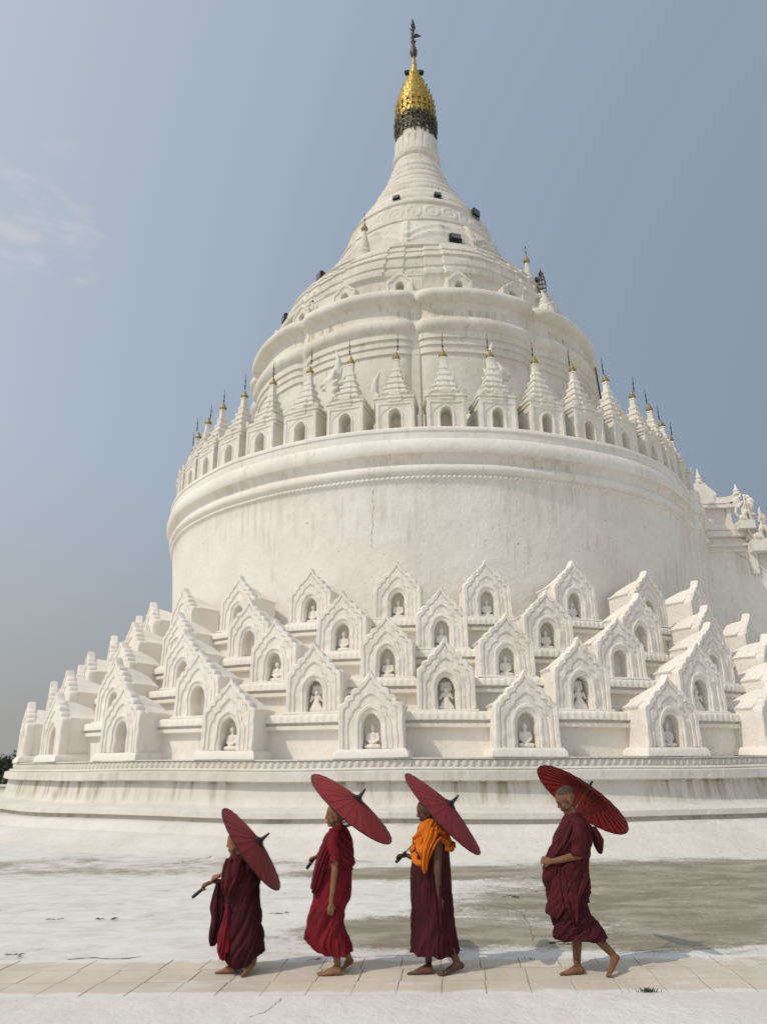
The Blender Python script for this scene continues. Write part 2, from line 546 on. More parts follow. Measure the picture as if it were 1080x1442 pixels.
# strip of tiles: a grout bed with single tiles lying on it as one paved path
PATH_Y0, PATH_Y1 = 5.84, 6.87
sheet('grout_bed', -14, 14, PATH_Y0, PATH_Y1, 0.004, M['grout'])
bm = bmesh.new()
tr = random.Random(3)
for row, (ya, yb, off) in enumerate(((PATH_Y0, 6.185, 0.10), (6.185, 6.53, 0.11), (6.53, PATH_Y1, 0.085))):
    k0 = -46
    for k in range(k0, 46):
        w = 0.312
        xa, xb = off + k * w, off + (k + 1) * w
        sh = 0.085          # the joints run a little askew
        g = 0.0032
        def X(x, y): return x + sh * (y - 6.3)
        dz = tr.uniform(-0.001, 0.001)
        q = [(X(xa, ya) + g, ya + g), (X(xb, ya) - g, ya + g), (X(xb, yb) - g, yb - g), (X(xa, yb) + g, yb - g)]
        q = [(x + tr.uniform(-.003, .003), y + tr.uniform(-.002, .002)) for x, y in q]
        top = [bm.verts.new((x, y, 0.009 + dz)) for x, y in q]
        bot = [bm.verts.new((x, y, 0.0045)) for x, y in q]
        bm.faces.new(top)
        for i in range(4):
            bm.faces.new((bot[i], bot[(i + 1) % 4], top[(i + 1) % 4], top[i]))
tag(link('tile_path', mesh_bm('tile_path', bm, False), M['tile']), kind='structure')
sheet('kerb_strip', -14, 14, 1.0, PATH_Y0 - 0.005, 0.012, M['kerb'], 60, 16, 0.004)

# ------------------------------------------------------------------ pagoda
pagoda = empty('pagoda', (PX, PY, 0))
tag(pagoda, 'huge white round Buddhist pagoda with tiered base, wide drum, bell and gilded spire', 'pagoda')

base_prof = [(17.75, -0.02), (17.45, 0.03), (17.1, 0.08), (16.85, 0.20), (16.62, 0.235), (16.5, 0.25), (16.38, 0.40), (16.28, 0.425),
             (16.02, 0.44), (16.0, 0.50), (16.06, 0.515), (16.12, 0.53), (16.11, 0.63), (16.05, 0.655), (15.42, 0.685), (15.33, 0.71), (15.28, 0.76),
             (15.25, 0.9), (15.21, 1.165), (15.24, 1.175), (15.34, 1.185), (15.37, 1.2), (15.36, 1.37), (15.30, 1.39), (15.235, 1.395), (15.255, 1.42), (15.22, 1.455),
             (15.12, 1.462), (15.10, 1.60), (15.16, 1.61), (15.16, 1.64), (14.2, 1.645)]
revolve('base_plinth', base_prof, M['base'], pagoda, 1200, None, 0.035)


def dent_r(a, r, z, j):
    return 0.030 * max(-0.55, min(0.55, math.sin(R(a) * 600) * 1.6)) if 0 < j < 4 else -0.06


revolve('dentil_band', [(15.12, 1.460), (15.125, 1.475), (15.14, 1.53), (15.13, 1.59), (15.12, 1.606)], M['base'], pagoda, 3600, dent_r, 0.035)

ROW_R = [15.08, 14.4, 13.6, 12.7, 11.8]
ROW_Z = [1.64, 2.60, 3.41, 4.20, 5.16]


for k in range(1, 5):
    r, fl, fp = ROW_R[k], ROW_Z[k], ROW_Z[k - 1]
    inner = ROW_R[k + 1] - 0.5 if k < 4 else 10.2
    prof = [(r - 0.09, fp - 0.05), (r - 0.08, fl - 0.36), (r + 0.07, fl - 0.33), (r + 0.075, fl - 0.25), (r + 0.00, fl - 0.235), (r + 0.0, fl - 0.20),
            (r + 0.115, fl - 0.18), (r + 0.12, fl - 0.06), (r + 0.10, fl - 0.02), (r + 0.04, fl), (inner, fl + 0.01)]

    def tr_r(a, rr, z, j):
        return 0.011 * math.sin(R(a) * 540) if j in (6, 7) else 0.0
    revolve('terrace', prof, M['terrace'], pagoda, 2700, tr_r, 0.03)


def bay(a):
    """the drum swells out in steps towards the stair on its right"""
    def st(x): return max(0.0, min(1.0, x)) ** 2 * (3 - 2 * max(0.0, min(1.0, x)))
    return 0.30 * st((a - 61.5) / 1.0) * (1 if a > 0 else 0) + 0.22 * st((a - 73) / 1.0)


drum_prof = [(10.44, 5.0), (10.47, 6.0), (10.54, 7.0), (10.61, 8.0), (10.68, 9.0), (10.70, 9.46), (10.72, 9.50), (10.74, 9.53), (10.745, 9.60), (10.74, 9.64),
             (10.76, 9.68), (10.83, 9.71), (10.87, 9.78), (10.87, 9.87), (10.83, 9.95), (10.77, 10.0), (10.75, 10.01), (10.75, 10.08), (10.77, 10.16), (10.82, 10.24),
             (10.90, 10.28), (10.96, 10.29), (11.0, 10.37), (11.01, 10.5), (10.99, 10.62), (10.95, 10.72), (10.90, 10.79), (10.87, 10.80), (10.88, 11.04), (10.91, 11.06), (10.91, 11.14), (10.86, 11.2), (7.2, 11.22)]


def drum_r(a, r, z, j):
    return bay(a) if r > 9 else 0


revolve('drum', drum_prof, M['drum'], pagoda, 1200, drum_r, 0.05, 40, wscale=0.45)
revolve('bead_band', [(10.71, 9.515), (10.735, 9.53), (10.765, 9.56), (10.765, 9.60), (10.73, 9.635), (10.71, 9.64)], M['drum'], pagoda, 2640,
        lambda a, r, z, j: bay(a) + (0.045 * abs(math.sin(R(a) * 220)) if 0 < j < 5 else 0.0), 0.05, 40, wscale=0.45)

# upper terrace: ten lobes that curl into creases
CREASE0 = -5.2


def lobe(a):
    t = ((a - CREASE0) % 36.0) / 36.0
    s = abs(2 * t - 1)
    return -0.10 * s * s - 0.34 * s ** 12


def upper_r(a, r, z, j):
    return lobe(a) * (1.0 if r > 7.0 else 0.6)


upper_prof = [(7.62, 11.1), (7.60, 14.0), (7.60, 15.74), (7.67, 15.77), (7.67, 16.03), (7.73, 16.06), (7.73, 16.29), (7.80, 16.32), (7.80, 16.58),
              (7.89, 16.64), (7.97, 16.74), (8.0, 16.88), (7.97, 17.02), (7.88, 17.12), (7.76, 17.18), (7.69, 17.32), (7.67, 17.62), (7.74, 17.82),
              (7.90, 17.88), (8.03, 17.94), (8.09, 18.04), (8.09, 18.17), (8.02, 18.29), (7.90, 18.35), (7.72, 18.38), (7.70, 18.52), (7.62, 18.58), (6.7, 18.64)]
revolve('upper_terrace', upper_prof, M['upper'], pagoda, 900, upper_r, 0.05)
for k in range(10):                                     # pilaster strips in the creases
    a = CREASE0 + 36 * k
    w = 0.17
    rows_ = []
    bm = bmesh.new()
    c = Vector((math.sin(R(a)), -math.cos(R(a)), 0))
    s = Vector((math.cos(R(a)), math.sin(R(a)), 0))
    for r, z in [(7.42, 11.2)] + [(7.42 + 0.35 * (r - 7.6), z) for r, z in upper_prof[1:26]]:
        rows_.append([bm.verts.new(c * (r + d) + s * x + Vector((0, 0, z))) for x, d in ((-w, -0.3), (-w, 0.0), (-w * .8, 0.03), (w * .8, 0.03), (w, 0.0), (w, -0.3))])
    for p, q in zip(rows_, rows_[1:]):
        for i in range(5):
            bm.faces.new((p[i], p[i + 1], q[i + 1], q[i]))
    bm.faces.new(rows_[-1])
    link('pilaster', mesh_bm('pilaster', bm), M['upper'], pagoda)

# receding rings between the dormer ledge and the bell
rings_prof = [(6.98, 18.5), (6.93, 19.62), (6.96, 19.66), (7.05, 19.70), (7.07, 19.86), (7.0, 19.92), (6.82, 19.95), (6.78, 20.22), (6.83, 20.26), (6.83, 20.42), (6.62, 20.46), (6.56, 20.86),
              (6.62, 20.90), (6.58, 21.02), (6.38, 21.06), (6.20, 21.42), (6.24, 21.46), (6.20, 21.60), (6.02, 21.64), (5.90, 21.90), (5.92, 21.95), (5.84, 22.05), (4.8, 22.1)]


def rings_r(a, r, z, j):
    t = ((a - CREASE0) % 36.0) / 36.0
    s = abs(2 * t - 1)
    return (0.0 if s < 0.45 else -0.07) - (0.06 if s > 0.8 else 0.0) if 2 < j < 20 else -0.03


revolve('ring_terraces', rings_prof, M['spire'], pagoda, 720, rings_r, 0.06)

bell_prof = [(5.55, 22.0), (5.60, 22.15), (5.58, 22.32), (5.40, 22.44), (5.10, 22.50), (4.80, 22.55), (4.72, 22.60), (4.72, 22.76), (4.66, 22.82), (4.58, 22.86)]
for i in range(16):
    z = 22.95 + i * 0.118
    bell_prof.append((4.56 - 0.09 * (z - 22.95) - 0.118 * (z - 22.95) ** 2, z))
bell_prof += [(4.02, 24.78), (4.07, 24.82), (4.06, 24.90), (3.92, 24.95)]
for i in range(12):
    t = i / 11
    bell_prof.append((3.86 - 0.25 * t, 25.0 + 1.02 * t))
bell_prof += [(3.62, 26.1), (3.66, 26.14)]


def bell_r(a, r, z, j):
    if 22.92 < z < 24.74:      # garlands in relief
        u = (a + 11) % 40 / 40
        v = (z - 22.95) / 1.8
        e = 0.0
        for k_ in (0.75, 0.50):
            g = abs(v - (k_ - 1.7 * (u - 0.5) ** 2))
            e += 0.09 * math.exp(-(g / 0.07) ** 2)
        for u_ in (0.02, 0.98):
            e += 0.10 * math.exp(-((u - u_) / 0.03) ** 2)
        e += 0.08 * math.exp(-(((u - .5) / .07) ** 2 + ((v - .72) / .16) ** 2))
        return e
    if 24.98 < z < 26.05:      # a row of scrolls
        u = ((a % 12.857) / 12.857 * 2 - 1) * 0.42
        v = (z - 25.52)
        return 0.05 * math.exp(-((math.hypot(u, v) - 0.33) / 0.07) ** 2) + 0.04 * math.exp(-(math.hypot(u, v) / .12) ** 2)
    return 0.0


revolve('bell', bell_prof, M['spire'], pagoda, 640, bell_r, 0.05)

hull = [(3.50, 26.1), (3.40, 26.5), (3.15, 27.0), (2.86, 27.5), (2.54, 28.0), (2.30, 28.5), (2.06, 29.0), (1.80, 29.5), (1.62, 30.0), (1.44, 30.5), (1.30, 31.0), (1.2, 31.5), (1.18, 32.0)]


def hr(z):
    for (r0, z0), (r1, z1) in zip(hull, hull[1:]):
        if z <= z1:
            return r0 + (r1 - r0) * (z - z0) / (z1 - z0)
    return hull[-1][0]


sp = []
z = 26.15
while z < 30.6:
    h = 0.62 if z < 28 else 0.50
    for t in (0.0, 0.08, 0.3, 0.55, 0.8, 0.95):
        zz = z + h * t
        b = 0.10 * math.sin(PI * min(1, t / 0.95)) - 0.03
        sp.append((hr(zz) + b, zz))
    z += h
sp += [(1.34, 30.75), (1.38, 30.82), (1.36, 30.92), (1.24, 30.97), (1.20, 31.5), (1.27, 31.55), (1.30, 31.66), (1.24, 31.74), (1.28, 31.82), (1.26, 31.95),
       (1.16, 32.0), (1.13, 32.8), (1.16, 32.85), (1.17, 33.0), (1.05, 33.1), (1.02, 34.3)]


def spire_r(a, r, z, j):
    if 30.97 < z < 31.5 or 32.0 < z < 32.82:
        return 0.045 * (1 if (a % 18) < 13 else -0.3)
    return 0.0


revolve('spire', sp, M['spire'], pagoda, 240, spire_r, 0.035)

# gilded crown with its tiers of hanging leaves
crown = empty('gilded_crown', (0, 0, 0))
crown.parent = pagoda
crown.scale = (0.93, 0.93, 1)
crown_core = [(1.02, 33.6), (1.0, 34.0), (1.04, 34.6), (1.10, 35.1), (1.06, 35.6), (0.92, 36.2), (0.70, 36.8), (0.46, 37.4), (0.27, 38.0), (0.19, 38.5), (0.155, 38.9), (0.13, 39.0)]
bm = bmesh.new()
lathe(bm, crown_core, 48)
link('core', mesh_bm('core', bm), M['gold'], crown)


def leaf_bm(bm, p, out, w, h, lean=0.25):
    out = out.normalized()
    side = Vector((-out.y, out.x, 0))
    t = 0.02
    tip = p + Vector((0, 0, h)) + out * lean * h
    a, b = p - side * w / 2, p + side * w / 2
    m1, m2 = p - side * w * .62 + Vector((0, 0, h * .45)) + out * lean * h * .3, p + side * w * .62 + Vector((0, 0, h * .45)) + out * lean * h * .3
    f = [bm.verts.new(v) for v in (a, b, m2, tip, m1)]
    g = [bm.verts.new(v - out * t) for v in (a, b, m2, tip, m1)]
    bm.faces.new(f)
    bm.faces.new(list(reversed(g)))
    for i in range(5):
        k = (i + 1) % 5
        bm.faces.new((f[k], f[i], g[i], g[k]))


tiers = [(34.65, 1.15, 24), (35.15, 1.14, 22), (35.55, 1.12, 22), (35.95, 1.02, 20), (36.35, 0.90, 18), (36.75, 0.77, 16), (37.12, 0.61, 14), (37.46, 0.46, 12), (37.78, 0.34, 10), (38.06, 0.27, 8)]
for z, r, n in tiers:
    bm = bmesh.new()
    lathe(bm, [(r - .05, z - .05), (r + .03, z - .04), (r + .05, z), (r + .03, z + .04), (r - .05, z + .06)], 40)
    for i in range(n):
        a = 2 * PI * (i + (0.5 if int(z * 10) % 2 else 0)) / n
        d = Vector((math.cos(a), math.sin(a), 0))
        leaf_bm(bm, d * (r + .02) + Vector((0, 0, z)), d, 0.19, 0.30, 0.32)
        leaf_bm(bm, d * (r + .05) + Vector((0, 0, z - .02)), d, 0.12, -0.22, 0.05)
    link('tier', mesh_bm('tier', bm, True, 30), M['gold'], crown)
# tarnished openwork skirt below the gold
bm = bmesh.new()
rk = random.Random(5)
for z, r in ((33.45, 1.13), (33.75, 1.18), (34.05, 1.20), (34.35, 1.22)):
    lathe(bm, [(r - .04, z - .04), (r + .04, z - .03), (r + .04, z + .03), (r - .04, z + .05)], 40)
    for i in range(26):
        a = 2 * PI * (i + rk.random() * .5) / 26
        d = Vector((math.cos(a), math.sin(a), 0))
        leaf_bm(bm, d * (r + .02) + Vector((0, 0, z)), d, 0.16, rk.uniform(.24, .36), 0.25)
        if rk.random() < .7:
            leaf_bm(bm, d * (r + .06) + Vector((0, 0, z)), d, 0.11, -rk.uniform(.15, .5), 0.0)
for i in range(20):
    a = 2 * PI * i / 20
    d = Vector((math.cos(a), math.sin(a), 0))
    tube(bm, [d * 1.13 + Vector((0, 0, 33.4)), d * 1.22 + Vector((0, 0, 34.1)), d * 1.16 + Vector((0, 0, 34.6))], 0.03, 5)
link('lattice_skirt', mesh_bm('lattice_skirt', bm, True, 30), M['iron_mix'], crown)
bm = bmesh.new()
lathe(bm, [(0.14, 38.9), (0.17, 39.0), (0.13, 39.15), (0.11, 39.4), (0.10, 39.55)], 16)
link('stem', mesh_bm('stem', bm), M['old_gold'], crown)
bm = bmesh.new()
lathe(bm, [(0.09, 39.5), (0.20, 39.75), (0.23, 40.0), (0.16, 40.3), (0.07, 40.5), (0.06, 40.7), (0.12, 40.8), (0.06, 40.9), (0.06, 41.1), (0.11, 41.2), (0.06, 41.3), (0.055, 41.8),
           (0.10, 41.9), (0.13, 42.1), (0.07, 42.4), (0.02, 42.6)], 12)
for i in range(30):
    z = 39.6 + 2.4 * i / 30
    a = i * 2.4
    d = Vector((math.cos(a), math.sin(a), 0))
    leaf_bm(bm, d * 0.09 + Vector((0, 0, z)), d, 0.10, 0.18, 0.6)
link('bud_finial', mesh_bm('bud_finial', bm), M['iron_mix'], crown)
bm = bmesh.new()                                      # pennant-shaped vane
vs = [(0.03, 41.25), (0.20, 41.40), (0.50, 41.22), (0.22, 41.10), (0.05, 41.08)]
fr = [bm.verts.new((x, -0.02, z)) for x, z in vs]
bk = [bm.verts.new((x, 0.02, z)) for x, z in vs]
bm.faces.new(fr); bm.faces.new(list(reversed(bk)))
for i in range(5):
    bm.faces.new((fr[i], bk[i], bk[(i + 1) % 5], fr[(i + 1) % 5]))
link('vane', mesh_bm('vane', bm, False), M['iron'], crown)
for s in (-1, 1):                                     # two lamps clamped at the top of the gold
    bm = bmesh.new()
    box(bm, s * 0.42, -0.05, 38.35, 0.30, 0.22, 0.24, 0.03, Matrix.Rotation(s * 0.35, 4, 'Y'))
    tube(bm, [(0, 0, 38.25), (s * 0.3, -0.03, 38.28)], 0.03, 6)
    link('crown_lamp', mesh_bm('crown_lamp', bm), M['iron'], crown)

# crack in the drum face
bm = bmesh.new()
cp = [(-11.9, 9.3), (-12.05, 9.0), (-11.8, 8.75), (-12.1, 8.5), (-12.0, 8.2), (-12.35, 7.95), (-12.2, 7.7), (-12.5, 7.5)]
pts = []
for (a0, z0), (a1, z1) in zip(cp, cp[1:]):
    for k in range(4):
        t = k / 4
        a, z = a0 + (a1 - a0) * t + rnd.uniform(-.06, .06), z0 + (z1 - z0) * t
        pts.append(at_ring(a, 10.44 + 0.061 * (z - 5) + 0.05 * noise.noise(Vector((10.6 * math.sin(R(a)), -10.6 * math.cos(R(a)), z)) * .45), z) - Vector((PX, PY, 0)))
tube(bm, pts, [0.0045 + 0.003 * math.sin(i * 1.7) for i in range(len(pts))], 5)
link('wall_crack', mesh_bm('wall_crack', bm), M['old_crack'], pagoda)


# ------------------------------------------------------------------ moulded fronts (shrines, turrets, dormers)
def resample(path, n):
    d = [0.0]
    for a, b in zip(path, path[1:]):
        d.append(d[-1] + math.hypot(b[0] - a[0], b[1] - a[1]))
    out = []
    for i in range(n):
        t = d[-1] * i / (n - 1)
        k = 0
        while k < len(d) - 2 and d[k + 1] < t:
            k += 1
        f = (t - d[k]) / max(1e-9, d[k + 1] - d[k])
        out.append((path[k][0] + (path[k + 1][0] - path[k][0]) * f, path[k][1] + (path[k + 1][1] - path[k][1]) * f))
    return out


def mirror(half):
    """half profile from the bottom right corner up to the apex -> open path left bottom .. apex .. right bottom"""
    return [(-x, z) for x, z in half] + [(x, z) for x, z in reversed(half[:-1])] if half[-1][0] == 0 else None


def arch(w, h, spring, n=10, tip=0.25):
    """pointed arch half profile"""
    pts = [(w, 0.0), (w, spring)]
    for i in range(1, n + 1):
        t = i / n
        x = w * (1 - t ** 1.9)
        z = spring + (h - spring) * (math.sin(t * PI / 2) * (1 - tip) + tip * t)
        pts.append((x, z))
    pts[-1] = (0.0, h)
    return pts


def front_mesh(bm, loops, back, N=64, jit=0.0, rng=None):
    """loops: [(half_profile, y)] from the outer edge inwards; last loop is the niche mouth, pushed in by `back`"""
    R_ = []
    for half, y in loops:
        # corner-preserving resample: split at the apex
        L = resample([(-x, z) for x, z in half], N)
        Rr = resample([(x, z) for x, z in half], N)
        path = L + list(reversed(Rr[:-1]))
        ring = []
        for x, z in path:
            jx = jit * noise.noise(Vector((x * 4, z * 4, rng))) if jit else 0
            jz = jit * noise.noise(Vector((x * 4 + 7, z * 4, rng))) if jit else 0
            jy = jit * noise.noise(Vector((x * 5, z * 5 + 5, rng))) if jit else 0
            ring.append(bm.verts.new((x + jx, y + jy, z + jz)))
        R_.append(ring)
    for a, b in zip(R_, R_[1:]):
        for i in range(len(a) - 1):
            try:
                bm.faces.new((a[i], a[i + 1], b[i + 1], b[i]))
            except ValueError:
                pass
    mouth = R_[-1]
    inner = [bm.verts.new((v.co.x * 0.96, v.co.y + back, v.co.z)) for v in mouth]
    for i in range(len(mouth) - 1):
        bm.faces.new((mouth[i], mouth[i + 1], inner[i + 1], inner[i]))
    bm.faces.new((mouth[-1], mouth[0], inner[0], inner[-1]))
    bm.faces.new(inner)
    return R_


SH_OUT = [(0.66, 0.0), (0.655, 0.5), (0.652, 0.83), (0.645, 0.89), (0.62, 0.94), (0.575, 0.97), (0.53, 0.98), (0.532, 1.02), (0.525, 1.06), (0.50, 1.10), (0.455, 1.125), (0.395, 1.132),
          (0.40, 1.17), (0.39, 1.22), (0.355, 1.262), (0.30, 1.288), (0.245, 1.293), (0.247, 1.33), (0.225, 1.38), (0.17, 1.42), (0.125, 1.455), (0.09, 1.505), (0.055, 1.565), (0.025, 1.625), (0.0, 1.66)]


def scaled(half, sx, sz, z0=0.0):
    return [(x * sx, z0 + (z - z0) * sz) for x, z in half]


def cusped(w, h):
    """trefoil-like moulding outline"""
    return [(w, 0.0), (w, h * .46), (w * .93, h * .55), (w * .80, h * .60), (w * .77, h * .68), (w * .62, h * .74), (w * .50, h * .76), (w * .47, h * .83), (w * .30, h * .91), (w * .12, h * .97), (0.0, h)]


def shrine_variant(seed, niche_deep, plinth):
    rng = 3.7 * seed + 1.3
    bm = bmesh.new()
    loops = [
        (scaled(SH_OUT, 0.985, 0.99), 0.015), (scaled(SH_OUT, 0.965, 0.98), 0.0), (scaled(SH_OUT, 0.855, 0.915), 0.004), (scaled(SH_OUT, 0.840, 0.902), 0.038),
        (scaled(SH_OUT, 0.80, 0.885), 0.040), (scaled(SH_OUT, 0.785, 0.872), 0.018), (cusped(0.47, 1.18), 0.022), (cusped(0.455, 1.165), 0.055),
        (cusped(0.42, 1.11), 0.058), (cusped(0.41, 1.10), 0.036), (arch(0.315, 0.925, 0.49), 0.038), (arch(0.305, 0.91, 0.49), 0.018), (arch(0.268, 0.855, 0.47), 0.018), (arch(0.255, 0.84, 0.46), 0.050), (arch(0.212, 0.775, 0.44), 0.055), (arch(0.195, 0.745, 0.42), 0.075)]
    rings = front_mesh(bm, loops, niche_deep, 60, 0.021, rng)
    outer = rings[0]
    prev = outer
    BACK = [(0.61, 0.0), (0.61, 0.50), (0.61, 0.87), (0.645, 0.90), (0.645, 0.945), (0.56, 0.985), (0.46, 1.08), (0.38, 1.145), (0.365, 1.175), (0.28, 1.26), (0.16, 1.36), (0.06, 1.43), (0.0, 1.445)]
    for sx, sz, y in ((1.0, 1.0, 0.04), (1.0, 1.0, 0.19), (0.985, 0.99, 0.225), (0, 1.0, 0.235), (0, 0.96, 0.6), (0, 0.86, 1.0)):
        half = scaled(SH_OUT, sx, sz) if sx else [(x * (.93 + .07 * sz), z if z < .88 else .88 + (z - .88) * (1 - 2.4 * (1 - sz))) for x, z in BACK]
        L = resample([(-x, z) for x, z in half], 60)
        Rr = resample([(x, z) for x, z in half], 60)
        path = L + list(reversed(Rr[:-1]))
        ring = [bm.verts.new((x + .014 * noise.noise(Vector((x * 3, y * 3, z * 3 + rng))), y + .01 * noise.noise(Vector((x * 3, z * 3, rng))), z + .014 * noise.noise(Vector((x * 3 + 4, y * 3, z * 3 + rng))))) for x, z in path]
        for i in range(len(ring) - 1):
            bm.faces.new((prev[i], ring[i], ring[i + 1], prev[i + 1]))
        prev = ring
    bm.faces.new(prev)
    body = mesh_bm('body', bm, True, 38)
    body.materials.append(M['shrine'])
    bm = bmesh.new()
    h = plinth
    prof = [(0.745, -h), (0.74, -h * .45), (0.70, -h * .15), (0.685, 0.0)] if h > .1 else [(0.70, -h), (0.70, -h * .3), (0.68, 0.0)]
    rows_ = []
    for w, z in prof:
        e = w - 0.66
        rows_.append([bm.verts.new(p) for p in ((-w, 0.95, z), (-w, -e - 0.01, z), (w, -e - 0.01, z), (w, 0.95, z))])
    for a, b in zip(rows_, rows_[1:]):
        for i in range(3):
            bm.faces.new((a[i], a[i + 1], b[i + 1], b[i]))
    bm.faces.new(rows_[-1])
    pl = mesh_bm('plinth', bm, True, 50)
    pl.materials.append(M['shrine'])
    return body, pl


SHV = [shrine_variant(i, (0.30, 0.34, 0.27, 0.32)[i % 4], 0.18) for i in range(8)]
PLINTH_LOW = shrine_variant(9, 0.30, 0.05)[1]


# ---- voxel-fused sculpting (statues, lions, people)
def sph(bm, c, r, sub=2):
    """r: radius or 3 radii; optional frame in c"""
    m = Matrix.Translation(c)
    if isinstance(r, (tuple, list)):
        m = m @ Matrix.Diagonal((*r, 1))
    else:
        m = m @ Matrix.Diagonal((r, r, r, 1))
    return bmesh.ops.create_icosphere(bm, subdivisions=sub, radius=1.0, matrix=m)['verts']


def cap(bm, p, q, r1, r2):
    p, q = Vector(p), Vector(q)
    tmp = bmesh.new()
    sph(tmp, p, r1)
    sph(tmp, q, r2)
    bmesh.ops.convex_hull(tmp, input=tmp.verts)
    bmesh.ops.delete(tmp, geom=[v for v in tmp.verts if not v.link_faces], context='VERTS')
    me = bpy.data.meshes.new("t")
    tmp.to_mesh(me); tmp.free()
    bm.from_mesh(me)
    bpy.data.meshes.remove(me)


def hullof(bm, blobs):
    tmp = bmesh.new()
    for c, r in blobs:
        sph(tmp, Vector(c), r)
    bmesh.ops.convex_hull(tmp, input=tmp.verts)
    bmesh.ops.delete(tmp, geom=[v for v in tmp.verts if not v.link_faces], context='VERTS')
    me = bpy.data.meshes.new("t")
    tmp.to_mesh(me); tmp.free()
    bm.from_mesh(me)
    bpy.data.meshes.remove(me)


def fuse(name, bm, voxel, smooth=3, mat=None, parent=None):
    me = bpy.data.meshes.new(name)
    bm.to_mesh(me); bm.free()
    o = bpy.data.objects.new(name, me)
    COL.objects.link(o)
    m = o.modifiers.new("r", 'REMESH')
    m.mode = 'VOXEL'; m.voxel_size = voxel
    if smooth:
        s = o.modifiers.new("s", 'SMOOTH')
        s.factor = 0.5; s.iterations = smooth
    dg = bpy.context.evaluated_depsgraph_get()
    dg.update()
    me2 = bpy.data.meshes.new_from_object(o.evaluated_get(dg))
    bpy.data.objects.remove(o)
    bpy.data.meshes.remove(me)
    me2.name = name
    me2.shade_smooth()
    if mat: me2.materials.append(mat)
    return me2


def seated_figure():
    bm = bmesh.new()
    hullof(bm, [((-.13, -.03, .05), .05), ((.13, -.03, .05), .05), ((0, .05, .06), .06), ((0, -.06, .05), .045)])      # crossed legs
    hullof(bm, [((0, .02, .12), (.085, .06, .06)), ((0, .02, .30), (.09, .055, .05))])                               # trunk
    cap(bm, (0, .02, .34), (0, .02, .39), .035, .03)
    sph(bm, Vector((0, .01, .44)), (.055, .06, .07))
    cap(bm, (0, .02, .49), (0, .02, .55), .03, .008)                                                                  # topknot
    for s in (-1, 1):
        cap(bm, (s * .10, .02, .31), (s * .125, .0, .19), .032, .028)
        cap(bm, (s * .125, .0, .19), (s * .02, -.07, .12), .027, .022)
    return fuse('statue', bm, 0.014, 2, M['shrine'])


def hooded_figure():
    bm = bmesh.new()
    hullof(bm, [((-.12, -.03, .04), .05), ((.12, -.03, .04), .05), ((0, -.02, .22), (.06, .05, .05)), ((0, .05, .05), .05)])
    hullof(bm, [((0, .01, .26), (.07, .05, .05)), ((0, .01, .34), (.085, .05, .04))])
    sph(bm, Vector((0, -.01, .43)), (.055, .06, .065))
    hullof(bm, [((-.115, .04, .45), .022), ((.115, .04, .45), .022), ((0, .05, .36), .03), ((-.08, .04, .58), .016), ((.08, .04, .58), .016)])  # spread hood
    for x, z in ((-.115, .60), (-.06, .63), (0, .66), (.06, .63), (.115, .60)):
        cap(bm, (x * .7, .04, .5), (x, .035, z), .022, .012)
    for s in (-1, 1):
        cap(bm, (s * .085, .0, .33), (s * .13, -.03, .24), .028, .024)
        cap(bm, (s * .13, -.03, .24), (s * .08, -.07, .36), .024, .018)
    return fuse('statue', bm, 0.014, 2, M['shrine'])


ME_SEATED = seated_figure()
ME_HOODED = hooded_figure()
ORD = ['first', 'second', 'third', 'fourth', 'fifth', 'sixth', 'seventh', 'eighth', 'ninth', 'tenth', 'eleventh', 'twelfth', 'thirteenth', 'fourteenth', 'fifteenth', 'sixteenth', 'seventeenth', 'eighteenth']
ROWNAME = ['the lowest row', 'the second lowest row', 'the middle row', 'the second highest row', 'the topmost row']
ROWS = [[-70.5, -58.4, -46.3, -33.5, -21.05, -8.4, 4.1, 16.8, 29.2],
        [-64.5, -52.0, -39.45, -26.6, -14.15, -2.15, 10.1, 22.85, 35.3],
        [-69.0, -57.0, -44.6, -32.3, -20.0, -7.85, 4.15, 16.4, 29.1, 41.3],
        [-63.5, -51.0, -38.4, -26.0, -13.7, -2.1, 10.2, 22.6, 35.0, 47.0],
        [-69.0, -56.5, -44.0, -31.5, -19.6, -7.6, 4.2, 16.35, 28.9, 41.2]]
